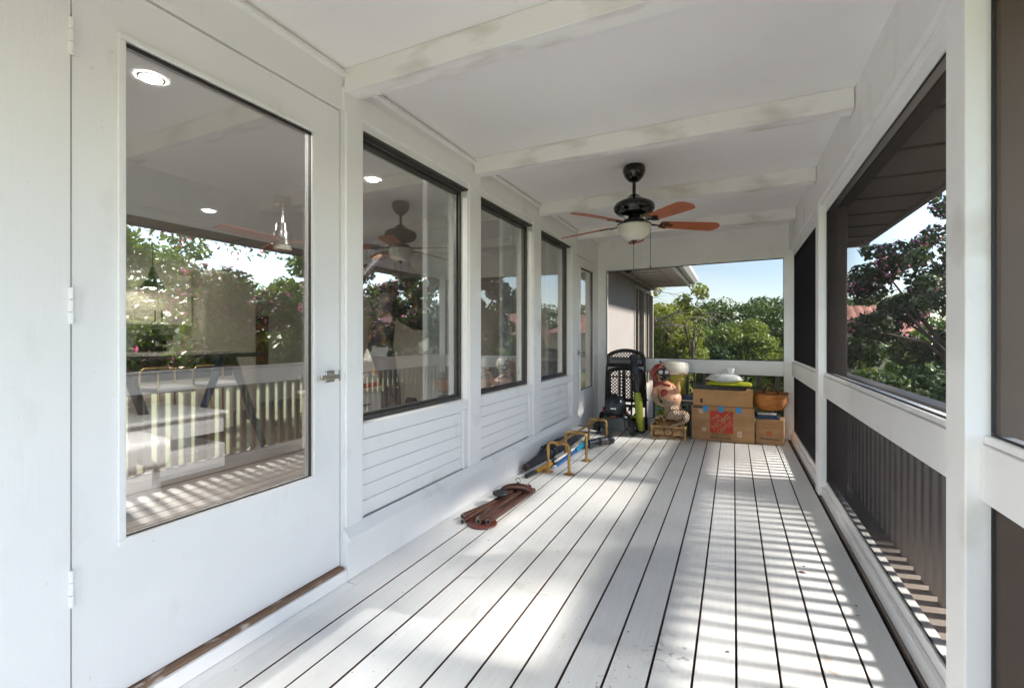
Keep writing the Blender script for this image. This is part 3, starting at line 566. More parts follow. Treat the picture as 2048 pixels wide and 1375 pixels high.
for y, lb in ((3.05, 'gold framed bar stool before the kitchen island, nearer the cabinets'), (3.62, 'gold framed bar stool nearest the wall painting')):
    t = thing('bar_stool', lb, 'bar stool', (-5.75, y, .013), group='gold bar stools')
    MB().box(-.2, .2, -.2, .2, .62, .68).build('seat', 'linen', t, bevel=.02)
    for s in (-.18, .18): MB().tube([(s, -.18, 0), (s, -.18, .84), (s, -.14, .88), (s, .14, .88), (s, .18, .84), (s, .18, 0)], .012).build('leg_loop', 'goldmetal', t)
    MB().tube([(-.18, -.18, .2), (.18, -.18, .2)], .01).build('foot_rail', 'goldmetal', t)
t = thing('trestle_table', 'dark A-frame trestle table standing in the living room', 'table', (-5.0, 2.7, .013))
MB().box(-.35, .35, -.6, .75, 1.02, 1.06).build('tabletop', 'black', t)
for y in (-.45, .55):
    for s in (-1, 1): MB().tube([(.0 + s * .05, y + s * .02, 1.02), (s * .32, y + s * .22, 0)], [.05, .035], 4).build('leg', 'navy' if s < 0 else 'black', t)
t = thing('framed_painting', 'abstract red and green painting in a dark frame against the wall', 'painting', (-8.04, 5.3, .72))
MB().box(0, .05, 0, .08, 0, .92).box(0, .05, .62, .70, 0, .92).box(0, .05, .081, .619, 0, .08).box(0, .05, .081, .619, .84, .92).build('frame', 'redwood', t, bevel=.006); MB().box(.0, .02, .081, .619, .081, .839).build('canvas', 'picture', t); MB().prism([(0, 0), (.1, .05), (.22, .30), (.12, .62), (-.05, .3)], (.0205, .30, .10), (0, 1, 0), (0, 0, 1), (.004, 0, 0)).build('paint_shape', 'picture2', t)
hp = [(math.sin(a) ** 3 * .14, (13 * math.cos(a) - 5 * math.cos(2 * a) - 2 * math.cos(3 * a) - math.cos(4 * a)) * .0095) for a in np.linspace(0, 2 * math.pi, 28)[:-1]]
def heart(name, lb, loc, s, m, cat='ornament', ax=(0, 1, 0)):
    t = thing(name, lb, cat, loc); vs = [(p[0] * s, p[1] * s) for p in hp]
    MB().tube([(0, p[0], p[1]) for p in vs], .028 * s, 6, closed=True).build('rim', m, t); return t
heart('heart_ornament', 'dark heart shaped ornament hung on the picture frame', (-7.96, 5.28, 1.45), 1.0, 'black')
t = tag(MB().prism([(0, 0), (.42, .05), (.5, .6), (.30, 1.05), (.18, 1.0), (.05, .5)], (-7.15, 6.55, 1.5), (0, 1, 0), (0, 0, 1), (.03, 0, 0)).build('wall_hanging', 'darkart'), 'dark pointed wall hanging at the edge of the door glass', 'wall hanging')

# white stepped table and slip-covered chair right behind the door glass
t = thing('stepped_table', 'white lacquer stepped low table behind the glass door', 'table', (-4.4, 2.0, .013))
MB().box(-1.05, 0, -.25, .83, .33, .50).build('upper_box', 'lacquer', t, bevel=.004); MB().box(-1.08, .03, -.28, .86, .501, .528).build('tabletop', 'lacquer', t, bevel=.004); MB().box(-.9, -.12, -.1, .60, .225, .329).build('neck', 'lacquer', t); MB().box(-1.05, .0, -.25, .84, .0, .224).build('lower_box', 'lacquer', t, bevel=.004)
for k in range(3): MB().box(.0005, .008, -.20 + k * .34, .12 + k * .34, .03, .195).build('drawer_front', 'lacquer', t, bevel=.002)
t = thing('slipcovered_chair', 'armchair in a white linen slipcover just inside the door', 'armchair', (-3.75, 1.45, .013), R(-8))
def cloth_block(x0, x1, y0, y1, z0, z1, amp, seed, n=10):
    rg = random.Random(seed); bm = bmesh.new(); bmesh.ops.create_cube(bm, size=1); bmesh.ops.subdivide_edges(bm, edges=bm.edges[:], cuts=n, use_grid_fill=True)
    ph = [rg.uniform(0, 6) for _ in range(4)]; q = MB()
    for v in bm.verts:
        c = v.co; rr = Vector((c.x * 2, c.y * 2, c.z * 2)); l4 = (abs(rr.x) ** 8 + abs(rr.y) ** 8 + abs(rr.z) ** 8) ** (1 / 8.); rr = rr / l4 if l4 > 1 else rr
        p = Vector((x0 + (rr.x + 1) / 2 * (x1 - x0), y0 + (rr.y + 1) / 2 * (y1 - y0), z0 + (rr.z + 1) / 2 * (z1 - z0)))
        w = math.sin(p.x * 31 + ph[0] + p.z * 3) * math.sin(p.y * 27 + ph[1]) + .6 * math.sin(p.y * 43 + p.x * 17 + ph[2] - p.z * 6)
        fl = 1 + .05 * (1 - (rr.z + 1) / 2)
        p += Vector((rr.x, rr.y, 0)) * amp * w; p.x = (p.x - (x0 + x1) / 2) * fl + (x0 + x1) / 2
        v.co = p
    q.add([v.co[:] for v in bm.verts], [[v.index for v in f.verts] for f in bm.faces], 0, True); bm.free(); return q
cloth_block(-.6, .03, -.45, .50, .03, .42, .012, 1).build('skirt', 'linen', t); cloth_block(-.15, .0, -.5, .22, .30, .66, .008, 2).build('backrest', 'linen', t); cloth_block(-.55, .04, .18, .54, .30, .50, .012, 3).build('cushion', 'linen', t)
# low dresser and ornaments behind the first window
t = thing('dresser', 'low pale dresser behind the first window', 'dresser', (-3.5, 3.3, .013))
MB().box(-.4, 0, 0, 1.1, .12, .66).build('carcass', 'cab', t, bevel=.004); MB().box(-.43, .03, -.03, 1.18, .661, .69).build('top', 'cab', t, bevel=.004)
for k in range(2):
    dr = MB().box(.001, .018, .02, .86, .15 + k * .25, .38 + k * .25).build('drawer', 'lacquer', t, bevel=.003); MB().box(.019, .03, .38, .50, .26 + k * .25, .275 + k * .25).build('handle', 'black', dr)
for y in (.06, 1.04): MB().box(-.38, -.02, y - .03, y + .03, 0, .119).build('leg', 'cab', t)
for k, (m, lb) in enumerate((('redprint', 'red book lowest in the pile on the dresser'), ('paper', 'white book in the middle of the pile on the dresser'), ('white_c', 'small white book topmost in the pile on the dresser'))):
    tag(MB().box(-3.75, -3.52, 3.72 + .02 * k, 4.02 - .03 * k, .7045 + .045 * k, .747 + .045 * k).build('book', m, bevel=.003), lb, 'book', 'books piled on the dresser')
heart('heart_ornament', 'white heart shaped ring standing on the dresser', (-3.54, 4.22, .80), .75, 'white_c')
t = thing('table_lamp', 'pale lamp with a rounded shade on the dresser', 'lamp', (-3.72, 3.98, .704)); MB().tube([(0, .16, 0), (0, .16, .25)], [.05, .02], 12).build('base', 'goldlight', t); MB().lathe([(.03, .42), (.09, .40), (.13, .28), (.12, .26)], (0, .16, 0), 18).build('shade', 'paper', t)
t = thing('birdhouse', 'little white birdhouse with a dark roof on the dresser end', 'birdhouse', (-3.45, 4.34, .13)); MB().prism([(0, 0), (.13, 0), (.13, .25), (.065, .38), (0, .25)], (0, 0, .02), (0, 1, 0), (0, 0, 1), (.1, 0, 0)).build('body', 'cream', t); MB().obox((.05, .025, .33), (.13, .16, .012), (R(62), 0, 0)).obox((.05, .105, .33), (.13, .16, .012), (R(-62), 0, 0)).build('roof', 'black', t)
cu = MB(); pts = [(math.sin(i * .9) * .03, i * .025) for i in range(16)]
for i in range(15): cu.quad((-2.06 + pts[i][0], 3.13 + pts[i][1] - .33, .02), (-2.06 + pts[i + 1][0], 3.13 + pts[i + 1][1] - .33, .02), (-2.06 + pts[i + 1][0], 3.13 + pts[i + 1][1] - .33, 2.55), (-2.06 + pts[i][0], 3.13 + pts[i][1] - .33, 2.55))
cu.sm = [True] * 15
CUR = cu.build('curtain', 'curtain'); tag(CUR, 'pale sheer curtain at the far edge of the first window', 'curtain', 'sheer curtains inside the windows')
for dy, lb in ((1.24, 'pale sheer curtain at the far edge of the middle window'), (2.47, 'pale sheer curtain at the far edge of the third window')):
    c = CUR.copy(); COL.objects.link(c); c.location = (0, dy, 0); c['label'] = lb
t = thing('animal_sculpture', 'large dark spiny animal head sculpture behind the first window', 'sculpture', (-3.0, 3.55, 1.15))
prof = [(-.35, .55), (-.1, .78), (.2, .80), (.45, .68), (.75, .62), (.82, .40), (.95, .18), (.75, .22), (.55, .06), (.30, .14), (.05, .38), (-.2, .40)]
MB().prism(prof, (0, 0, .1), (0, 1, 0), (0, 0, 1), (-.14, 0, 0)).build('head', 'darkart', t, bevel=.03)
sp = MB()
for k in range(9): sp.prism([(0, 0), (.09, -.01), (.02, .12)], (-.06, -.32 + k * .085, .10 + .62 + (.16 if 1 < k < 7 else .06)), (0, 1, 0), (0, 0, 1), (-.03, 0, 0))
sp.build('spine', 'black', t); MB().prism([(0, 0), (.2, -.1), (.12, .42)], (-.05, .62, .75), (0, 1, 0), (0, 0, 1), (-.03, 0, 0)).build('horn', 'darkart', t); MB().tube([(-.07, .0, .5), (-.07, -.05, 0), (-.07, .1, -.4), (-.07, .1, -1.13)], [.13, .12, .09, .12], 10).build('neck', 'darkart', t)
t = thing('dining_table', 'round dark dining table behind the middle window', 'table', (-3.3, 6.1, .013)); MB().lathe([(0, .70), (.55, .70), (.56, .73), (.55, .75), (0, .75)], n=32).build('tabletop', 'redwood', t); MB().tube([(0, 0, 0), (0, 0, .7)], [.2, .06], 12).build('pedestal', 'redwood', t)
t = thing('dining_chair', 'white rounded dining chair beside the round table', 'chair', (-2.75, 5.55, .013)); cloth_block(-.24, .24, -.24, .24, .38, .48, .003, 5, 6).build('seat', 'linen', t); cloth_block(-.24, -.16, -.24, .24, .45, .98, .003, 6, 6).build('backrest', 'linen', t)
for x in (-.2, .2):
    for y in (-.2, .2): MB().tube([(x, y, 0), (x, y, .4)], .018).build('leg', 'redwood', t)

# ---------------------------------------------------------------- porch ceiling fan
t = thing('ceiling_fan', 'glossy black porch ceiling fan with five cherry wood blades and a frosted bowl', 'ceiling fan', (-.72, 3.79, 2.611))
MB().lathe([(0, 0), (.078, 0), (.088, -.018), (.088, -.05), (.074, -.085), (.045, -.118), (.02, -.130), (0, -.130)], n=32).build('canopy', 'blackgloss', t)
MB().tube([(0, 0, -.125), (0, 0, -.235)], .0135, 12).build('downrod', 'blackgloss', t)
MB().lathe([(.0, -.225), (.028, -.228), (.05, -.245), (.075, -.268), (.12, -.285), (.152, -.305), (.163, -.33), (.158, -.355), (.138, -.380), (.105, -.396), (.07, -.402), (0, -.402)], n=36).build('motor_housing', 'blackgloss', t)
MB().lathe([(0, -.402), (.045, -.402), (.05, -.425), (.085, -.432), (.09, -.45), (.118, -.456), (.134, -.468), (.13, -.474), (0, -.474)], n=32).build('light_fitter', 'blackgloss', t)
MB().lathe([(.128, -.4745), (.132, -.480), (.128, -.505), (.115, -.545), (.093, -.572), (.060, -.590), (.025, -.597), (0, -.598)], n=32).build('light_bowl', 'bowl', t)
MB().lathe([(0, -.597), (.026, -.597), (.024, -.602), (.010, -.607), (.010, -.617), (.004, -.625), (0, -.625)], n=16).build('finial', 'blackgloss', t)
def blade_poly():
    p = [(.205, -.052), (.30, -.060), (.50, -.069), (.62, -.072)]
    p += [(.62 + .062 * math.sin(a), -.072 * math.cos(a)) for a in np.linspace(.25, math.pi - .25, 9)]
    return p + [(.62, .072), (.50, .069), (.30, .060), (.205, .052)]
for k, a in enumerate((26, -47, -117, 166, 99)):
    br = MB().prism(blade_poly(), (0, 0, -.003), (1, 0, 0), (0, 1, 0), (0, 0, .006)).build('blade', 'bladewood', t, bevel=.0015, loc=(0, 0, -.460))
    br.rotation_euler = Euler((R(-12), R(2.2), R(a)), 'XYZ')
    bb = MB(); bb.tube([(.06, 0, .006), (.13, 0, -.004), (.21, 0, -.009)], [.016, .012, .010], 8, flat=.6)
    for (ex, ey, er, el, ew_) in ((.235, .030, .5, .040, .018), (.235, -.030, -.5, .040, .018), (.278, 0, 0, .036, .020)):
        bb.prism([(ex + el * math.cos(q) * math.cos(er) - ew_ * math.sin(q) * math.sin(er), ey + el * math.cos(q) * math.sin(er) + ew_ * math.sin(q) * math.cos(er)) for q in np.linspace(0, 2 * math.pi, 15)[:-1]], (0, 0, -.0088 - .0004 * er), (1, 0, 0), (0, 1, 0), (0, 0, .005))
    bb.build('blade_bracket', 'blackgloss', br)
for (x, y, z1, kn) in ((-.005, .0, -.86, 0), (.118, .06, -.80, 1)):
    c = MB().tube([(x, y, -.47 if kn else -.624), (x, y, z1)], .0022, 6).build('pull_chain', 'bronze', t)
    MB().tube([(x, y, z1 + .001), (x, y, z1 - .028)], [.004, .007], 8).build('chain_knob', 'black', c)

# ---------------------------------------------------------------- wind chime
t = thing('wind_chime', 'brown metal tubes of a wind chime lying flat beside the wall base', 'wind chime', (-1.55, 3.0, 0))
def ptube(p0, p1, r, name='chime_tube'):
    q = MB(); d = (Vector(p1) - Vector(p0)); q.tube([p0, p1], r, 14, cap=False)
    o = q.build(name, 'copper', t); e = MB(); L = d.length; ax = d.normalized()
    for zz, sgn in ((0, 1),): e.lathe([(r * 1.01, zz - .0012 * sgn), (r * .72, zz - .0012 * sgn), (r * .72, zz + .02 * sgn)], p0, 14, ax)
    e1 = e
    e1.build('tube_rim', 'tube_end', o)
    MB().lathe([(r * .70, .018), (0, .018)], p0, 14, ax).build('tube_bore', 'tube_in', o); return o
tb = [((-.105, -.305, .030), (.045, .36, .031)), ((-.075, -.295, .0185), (.072, .375, .0205)), ((-.075, -.355, .0185), (.02, .30, .060)), ((.018, -.300, .0305), (.088, .39, .056)), ((.035, -.335, .0305), (.105, .37, .0205)), ((.095, -.315, .0305), (.125, .385, .035))]
for p0, p1 in tb: ptube(p0, p1, .0195)
MB().lathe([(0, 0), (.095, 0), (.098, .005), (.095, .011), (0, .011)], (.045, -.295, .0005), 32).build('wind_sail', 'redwood', t)
o = MB().lathe([(0, 0), (.056, 0), (.062, .007), (.060, .018), (.05, .022), (0, .022)], (.0, .06, .082), 32).build('clapper', 'black', t, bevel=.002)
MB().tube([(math.cos(a) * .045 * (1 - a / 9), .06 + math.sin(a) * .045 * (1 - a / 9), .1055) for a in np.linspace(0, 7, 24)], .002, 5).build('spiral_groove', 'gasket', o)
ring = [(.055 + .112 * math.cos(a), .22 + .03 * math.cos(a) + .03 * math.sin(a), (.058 + .034 * math.sin(a))) for a in np.linspace(-.15, math.pi + .15, 21)]
MB().tube(ring, [.010 + .017 * math.sin(math.pi * k / 20) ** .6 for k in range(21)], 10, flat=.75).build('top_bar', 'copper', t)
MB().tube([(.055 + .018 * math.cos(a), .25, .140 + .018 * math.sin(a)) for a in np.linspace(0, 2 * math.pi, 17)[:-1]], .0028, 6, closed=True).build('hook', 'bronze', t)
w = MB(); w.tube([(.055, .25, .122), (-.02, .24, .10), (-.06, .30, .07), (-.04, .1, .085), (0, .06, .10)], .002, 5); w.tube([(.10, .36, .09), (.09, .2, .075), (.11, .02, .06), (.08, -.1, .05)], .0016, 5)
w.build('cord', 'black', t)

# ---------------------------------------------------------------- rolled umbrella, poles and canister by the wall
t = thing('garden_umbrella', 'furled dark umbrella lying along the wall with its pole end forward', 'umbrella', (-1.70, 3.86, 0))
MB().tube([(0, 0, .062), (.012, .30, .070), (.02, .55, .082), (.03, 1.1, .082), (.035, 1.85, .062)], [.030, .042, .060, .066, .030], 16).build('canopy_cloth', 'blackfab', t)
MB().lathe([(.032, -.004), (.034, .012), (.022, .012), (.022, -.004), (.032, -.004)], (0, -.004, .062), 18, (0, 1, 0)).build('end_collar', 'copper', t); MB().lathe([(.021, .006), (0, .006)], (0, 0, .062), 16, (0, 1, 0)).build('pole_bore', 'tube_in', t)
fl = MB()
for i in range(5): fl.tube([(-.05 + i * .022, .50, .145 - abs(i - 2) * .006), (-.03 + i * .026, .72, .150 - abs(i - 2) * .007), (-.02 + i * .02, 1.2, .14 - abs(i - 2) * .01)], [.010, .014, .008], 6, flat=.6)
fl.build('cloth_flap', 'blackfab', t); MB().tube([(-.065 * math.cos(a) + .02, .53, .082 + .066 * math.sin(a)) for a in np.linspace(0, 2 * math.pi, 19)[:-1]], .008, 6, closed=True).build('tie_strap', 'black', t)
t = thing('pole_pruner', 'yellow handled tool with a dark grey grip lying by the umbrella tip', 'garden tool', (-1.625, 3.84, 0))
MB().tube([(-.02, -.10, .0205), (.005, .06, .0205)], .020, 12).build('grip', 'black', t); MB().tube([(.005, .062, .0205), (.03, .22, .024), (.045, .36, .028)], [.0185, .018, .017], 12).build('handle', 'yellow', t); MB().ell((.055, .42, .035), (.028, .07, .03)).build('joint', 'black', t); MB().tube([(.06, .48, .03), (.09, 1.3, .03)], .014, 10).build('shaft', 'black', t)
t = thing('cleaning_pole', 'blue and white telescopic pole lying under the brass rack', 'pole', (-1.52, 4.12, 0))
MB().tube([(0, 0, .018), (.0, .62, .024)], .0165, 12).build('blue_tube', 'blue', t); MB().tube([(-.022, .08, .05), (-.012, .95, .055)], .014, 12).build('white_tube', 'white_c', t); MB().tube([(0, .63, .035), (.0, 1.0, .045)], .028, 12).build('teal_sleeve', 'teal', t); MB().tube([(0, -.002, .018), (0, .02, .018)], .019, 12).build('end_cap', 'label_w', t)
t = thing('clear_canister', 'clear plastic canister with black inner drum lying under the rack', 'canister', (-1.47, 5.02, .055), R(-28))
MB().tube([(0, 0, 0), (0, .36, 0)], .052, 20).build('shell', 'clear', t); MB().tube([(0, .01, 0), (0, .14, 0)], .044, 18).build('inner_drum', 'black', t); MB().tube([(0, .2, 0), (0, .30, 0)], .047, 18).build('filter', 'bronze', t); MB().tube([(0, .362, 0), (0, .40, 0)], .055, 18).build('cap', 'black', t); MB().box(-.022, .022, -.003, -.0015, -.005, .008).build('label', 'label_w', t)
t = thing('squeegee', 'window squeegee with long black blade resting over the poles', 'squeegee', (-1.60, 5.55, .12), R(-38))
MB().box(-.26, .24, -.008, .008, -.012, .012).build('blade', 'black', t, bevel=.002); MB().prism([(-.17, 0), (.17, 0), (.06, -.28), (-.06, -.28)], (0, -.009, -.006), (1, 0, 0), (0, 1, -.05), (0, 0, .012)).build('head', 'label_w', t, bevel=.003); MB().tube([(0, -.285, .0), (0, -.75, -.055)], .014, 10).build('handle', 'chrome', t)

# ---------------------------------------------------------------- brass pipe rack
t = thing('pipe_rack', 'low aged brass pipe rack of three arches standing over the poles', 'rack', (-1.44, 4.02, 0))
def arch(y, xl, xr, h):
    q = MB(); r = .0135; e = .035
    pts = [(xl, y, .006), (xl, y, h - e)] + [(xl + e - e * math.cos(a), y, h - e + e * math.sin(a)) for a in np.linspace(.3, math.pi / 2, 5)] + [(xr - e + e * math.sin(a), y, h - e + e * math.cos(a)) for a in np.linspace(0, math.pi / 2 - .3, 5)] + [(xr, y, h - e), (xr, y, .006)]
    q.tube(pts, r, 12); o = q.build('arch', 'brass', t)
    for x in (xl, xr):
        MB().lathe([(0, 0), (.048, 0), (.048, .005), (.02, .008), (.019, .02), (.0, .02)], (x, y, .0005), 20).build('flange', 'brass', o)
        MB().tube([(x, y, h - .075), (x, y, h - .045)], .018, 12).build('elbow_collar', 'brass', o)
    MB().tube([((xl + xr) / 2 - .022, y, h), ((xl + xr) / 2 + .022, y, h)], .019, 12).build('tee', 'brass', o)
arch(0.0, -.105, .097, .272); arch(.52, -.112, .105, .272); arch(1.36, -.112, .100, .272)
MB().tube([(-.004, -.02, .272), (-.004, 1.36, .272)], .0125, 12).build('top_bar', 'brass', t); MB().tube([(-.004, -.02, .272), (-.004, -.035, .272)], .018, 12).build('end_cap', 'brass', t)

# ---------------------------------------------------------------- things stored at the far end
# cartons
def cbox(b, x0, x1, y0, y1, z0, z1): return b.box(x0, x1, y0, y1, z0, z1)
t = thing('cardboard_box', 'large moving carton with a big red square logo and blue tape', 'box', (-.1215, 6.075, .001), R(-.6), group='cardboard cartons')
MB().box(-.3415, .3415, 0, .37, 0, .412).build('carton', 'card', t, bevel=.004)
pf = -.0015
MB().box(-.135, .118, pf, -.0003, .098, .356).build('logo_square', 'redprint', t)
for s, (x, z), sz in (('THE', (-.062, .275), .062), ('HOME', (.0, .232), .098), ('DEPOT', (.042, .165), .066)):
    text(s, t, (x - .008, pf - .0006, z), (R(90), 0, 0), sz, 'card', shear=0, sx=.95).rotation_euler = (R(90), R(-38), 0)
text('MORE SAVING.', t, (-.01, -.0008, .080), (R(90), 0, 0), .030, 'darkprint', sx=.95); text('MORE DOING.', t, (-.01, -.0008, .040), (R(90), 0, 0), .036, 'darkprint', sx=1.0)
for x in (-.185, -.012, .178):
    MB().box(x - .026, x + .022, -.0022, -.0005, .345, .4125).box(x - .026, x + .022, -.0022, .02, .4126, .4140).build('tape_strip', 'bluetape', t)
for x, z, w, h in ((-.235, .345, .05, .055), (.185, .10, .05, .07), (-.20, .13, .045, .05)): MB().box(x - w / 2, x + w / 2, -.0016, -.0003, z - h / 2, z + h / 2).build('paper_patch', 'cardpatch', t)
MB().box(-.325, -.215, -.0012, -.0003, .382, .405).build('printed_strip', 'darkprint', t)
t = thing('cardboard_box', 'flat plain tan carton stacked on the large moving carton', 'box', (-.1215, 6.085, .4155), R(-.3), group='cardboard cartons')
MB().box(-.325, .325, 0, .35, 0, .188).build('carton', 'card2', t, bevel=.004); MB().box(-.331, .331, -.006, .356, .150, .196).build('lid', 'card2', t, bevel=.004); MB().box(-.245, -.215, -.0012, -.0003, .03, .085).build('printed_mark', 'darkprint', t)
t = thing('cardboard_box', 'small carton with an orange logo in the right corner', 'box', (.375, 6.14, .001), R(-7), group='cardboard cartons')
MB().box(-.142, .142, 0, .30, 0, .283).build('carton', 'card', t, bevel=.004)
rr = [(-.052, -.022), (.052, -.022), (.058, -.014), (.058, .014), (.052, .022), (-.052, .022), (-.058, .014), (-.058, -.014)]
q = MB()
for i in range(8):
    a, b2 = rr[i], rr[(i + 1) % 8]; q.tube([(a[0] + .0, -.001, .21 + a[1]), (b2[0], -.001, .21 + b2[1])], .007, 4, flat=.12)
q.build('handle_print', 'redorange', t); text('REUSE', t, (0, -.0008, .205), (R(90), 0, 0), .018, 'darkprint') if False else None
MB().box(-.030, .028, -.0014, -.0003, .095, .150).build('logo_square', 'redorange', t); MB().box(-.10, .10, -.0012, -.0003, .056, .066).build('printed_line', 'darkprint', t)
text('HOME', t, (-.001, -.0022, .122), (R(90), R(-38), 0), .020, 'card')
# on the cartons
t = thing('black_bag', 'flattened shiny black bag lying across the top carton', 'bag', (-.15, 6.17, .6125))
q = cloth_block(-.30, .28, -.09, .12, 0, .035, .006, 11, 8); q.build('bag_body', 'black', t)
for k in range(5): MB().tube([(-.30 + .02 * k, -.09, .02 + .006 * k), (-.1, -.11 + .01 * k, .012 + .007 * k), (.12, -.10, .02), (.34 + .03 * k, -.06, .03 + .003 * k)], .006, 6).build('strap', 'black', t)
MB().tube([(.26, -.05, .035), (.42, -.06, .045), (.56, -.05, .02)], .006, 6).build('cable', 'black', t)
t = thing('lime_cushion', 'folded lime yellow cushion on the black bag', 'cushion', (-.06, 6.24, .650)); cloth_block(-.23, .25, -.10, .12, 0, .045, .006, 15, 8).build('cushion_body', 'limecloth', t)
MB().tube([(-.21, -.10, .02), (-.12, -.125, .03), (.05, -.13, .018), (.22, -.11, .016)], .008, 6).tube([(-.2, -.10, .035), (-.05, -.13, .022), (.1, -.125, .028), (.25, -.10, .02)], .007, 6).build('folded_edge', 'limecloth', t)
t = thing('baking_dish', 'white baking dish under a pale domed lid', 'dish', (-.10, 6.24, .697), R(-4))
MB().lathe([(0, .0), (.16, .0), (.19, .018), (.215, .030), (.215, .036), (.18, .026), (0, .008)], n=32, sy=.6).build('dish', 'white_c', t); MB().lathe([(.198, .034), (.190, .055), (.150, .085), (.08, .100), (0, .104)], n=32, sy=.6).build('lid', 'lidglass', t); MB().ell((.01, 0, .101), (.02, .02, .010)).build('knob', 'white_c', t)
t = thing('mug', 'white mug standing on the domed lid', 'mug', (-.035, 6.24, .802))
MB().lathe([(0, 0), (.036, 0), (.041, .006), (.047, .062), (.044, .062), (.038, .010), (0, .008)], n=24).build('cup', 'white_c', t); MB().tube([(-.042, 0, .050), (-.066, 0, .048), (-.070, 0, .028), (-.058, 0, .014), (-.039, 0, .014)], .006, 8).build('handle', 'white_c', t)
# books on the small carton, basket on top
for k, (x, y, z, w, d, h, m, a, tl, lb) in enumerate(((.36, 6.27, .285, .26, .20, .022, 'navy', -4, 0, 'dark blue folder lowest on the small carton'), (.345, 6.235, .3075, .20, .16, .036, 'navy', 6, 0, 'navy book under the white tablet'), (.355, 6.20, .345, .19, .15, .014, 'paper', -6, 0, 'white tablet leaning under the wicker basket'), (.455, 6.29, .345, .08, .12, .040, 'black', 10, 0, 'black case beside the white tablet'))):
    tag(MB().box(-w / 2, w / 2, -d / 2, d / 2, 0, h).build('book', m, bevel=.003, loc=(x, y, z)), lb, 'book').rotation_euler = (0, 0, R(a))
t = thing('wicker_basket', 'round orange wicker basket with brown handles on the small carton', 'basket', (.392, 6.27, .386))
q = MB(); n = 36; prof = [(.105, 0)]
for i in range(13): z = i * .0145; r = .125 + .062 * math.sin(min(1, i / 8) * 1.5708) - .012 * max(0, i - 8) / 4; prof += [(r + .004, z + .004), (r - .002, z + .0115)]
q.lathe([(0, 0)] + prof, n=n, sy=.82).build('bowl', 'wicker', t); MB().lathe([(.180, .186), (.187, .19), (.187, .198), (.178, .20), (.15, .15), (.1, .03), (0, .02)], n=n, sy=.82).build('rim', 'wicker', t)
for y in (-.07, .05): MB().tube([(-.085 + .17 * s, y, .18 + .115 * math.sin(math.pi * s) ** .8) for s in np.linspace(0, 1, 13)], .009, 8).build('handle', 'strap', t)
MB().tube([(.186 * math.cos(a), .153 * math.sin(a), .198 + .004 * math.sin(5 * a)) for a in np.linspace(0, 2 * math.pi, 25)[:-1]], .006, 6, closed=True).build('dark_binding', 'strap', t)

# bin, stool, tub behind the statue
t = thing('storage_bin', 'black storage bin with dark lid against the end rail', 'bin', (-.62, 6.37, .001))
MB().prism([(-.15, 0), (.15, 0), (.18, .45), (-.18, .45)], (0, -.12, 0), (1, 0, 0), (0, 0, 1), (0, .24, 0)).build('body', 'black', t, bevel=.006); MB().box(-.19, .19, -.125, .125, .4505, .492).build('lid', 'navy', t, bevel=.01); MB().box(-.185, .185, -.128, -.1255, .435, .449).build('rim', 'label_w', t)
t = thing('planter_tub', 'lime green tub with a pale cream lid on the black bin', 'tub', (-.695, 6.36, .4935))
MB().lathe([(0, 0), (.120, 0), (.126, .01), (.158, .275), (.150, .275), (.11, .02), (0, .015)], n=32).build('tub', 'lime', t); MB().lathe([(.172, .272), (.186, .285), (.194, .335), (.190, .39), (.168, .425), (.10, .440), (0, .443)], n=36).build('lid', 'cream', t); MB().lathe([(.162, .255), (.170, .258), (.170, .268), (.158, .271)], n=32).build('rim', 'lime', t)
t = thing('step_stool', 'small grey green stool behind the treasure chest', 'stool', (-.71, 6.215, .001))
MB().box(-.20, .20, -.02, .02, .375, .40).build('top', 'green_grey', t, bevel=.003); MB().box(-.18, .18, -.014, .0, .31, .345).build('rail', 'green_grey', t, bevel=.003)
for x in (-.185, .185): MB().box(x - .015, x + .015, -.018, .018, 0, .3745).build('leg', 'green_grey', t, bevel=.003)

# ---- lawn mower
t = thing('lawn_mower', 'black push lawn mower parked in the left corner', 'lawn mower', (-1.38, 6.0, .001), R(4))
q = MB(); q.prism([(-.16, .07), (.16, .07), (.19, .10), (.19, .16), (.12, .235), (-.12, .235), (-.19, .16), (-.19, .10)], (0, -.10, 0), (1, 0, 0), (0, 0, 1), (0, .42, 0)); q.build('deck', 'mower', t, bevel=.015, seg=3)
MB().prism([(-.125, .0), (.125, .0), (.14, .02), (.13, .145), (.10, .165), (-.10, .165), (-.13, .145), (-.14, .02)], (0, -.128, .055), (1, 0, 0), (0, .12, 1), (0, .026, 0)).build('front_guard', 'mower', t, bevel=.008)
MB().ell((-.01, .08, .30), (.145, .15, .19), 20, 12).build('engine_cover', 'mower', t); MB().box(-.05, .02, -.068, -.058, .315, .333).build('badge', 'label_w', t); MB().box(-.04, .02, -.115, -.104, .228, .238).build('badge', 'redorange', t)
MB().lathe([(.0, .47), (.05, .47), (.06, .485), (.05, .50), (0, .50)], (-.01, .09, 0), 18).build('fuel_cap', 'black', t)
MB().box(-.165, -.15, .0, .06, .27, .33).box(.11, .13, -.05, -.02, .24, .262).box(.145, .165, -.04, 0, .275, .295).build('red_trim', 'redacc', t, bevel=.004)
for x, y, r in ((-.225, -.06, .095), (.225, -.06, .095), (-.225, .32, .11), (.225, .32, .11)):
    wq = MB().lathe([(.0, -.03), (r * .6, -.03), (r * .9, -.028), (r, -.015), (r, .015), (r * .9, .028), (r * .6, .03), (0, .03)], (x, y, r), 24, (1, 0, 0)).build('wheel', 'rubber', t)
    MB().lathe([(0, -.034), (r * .45, -.032), (r * .45, .032), (0, .034)], (x, y, r), 16, (1, 0, 0)).build('hub', 'bronze', wq); MB().ell((x + (.036 if x > 0 else -.036), y, r), (.006, .014, .014)).build('hub_cap', 'label_w', wq)
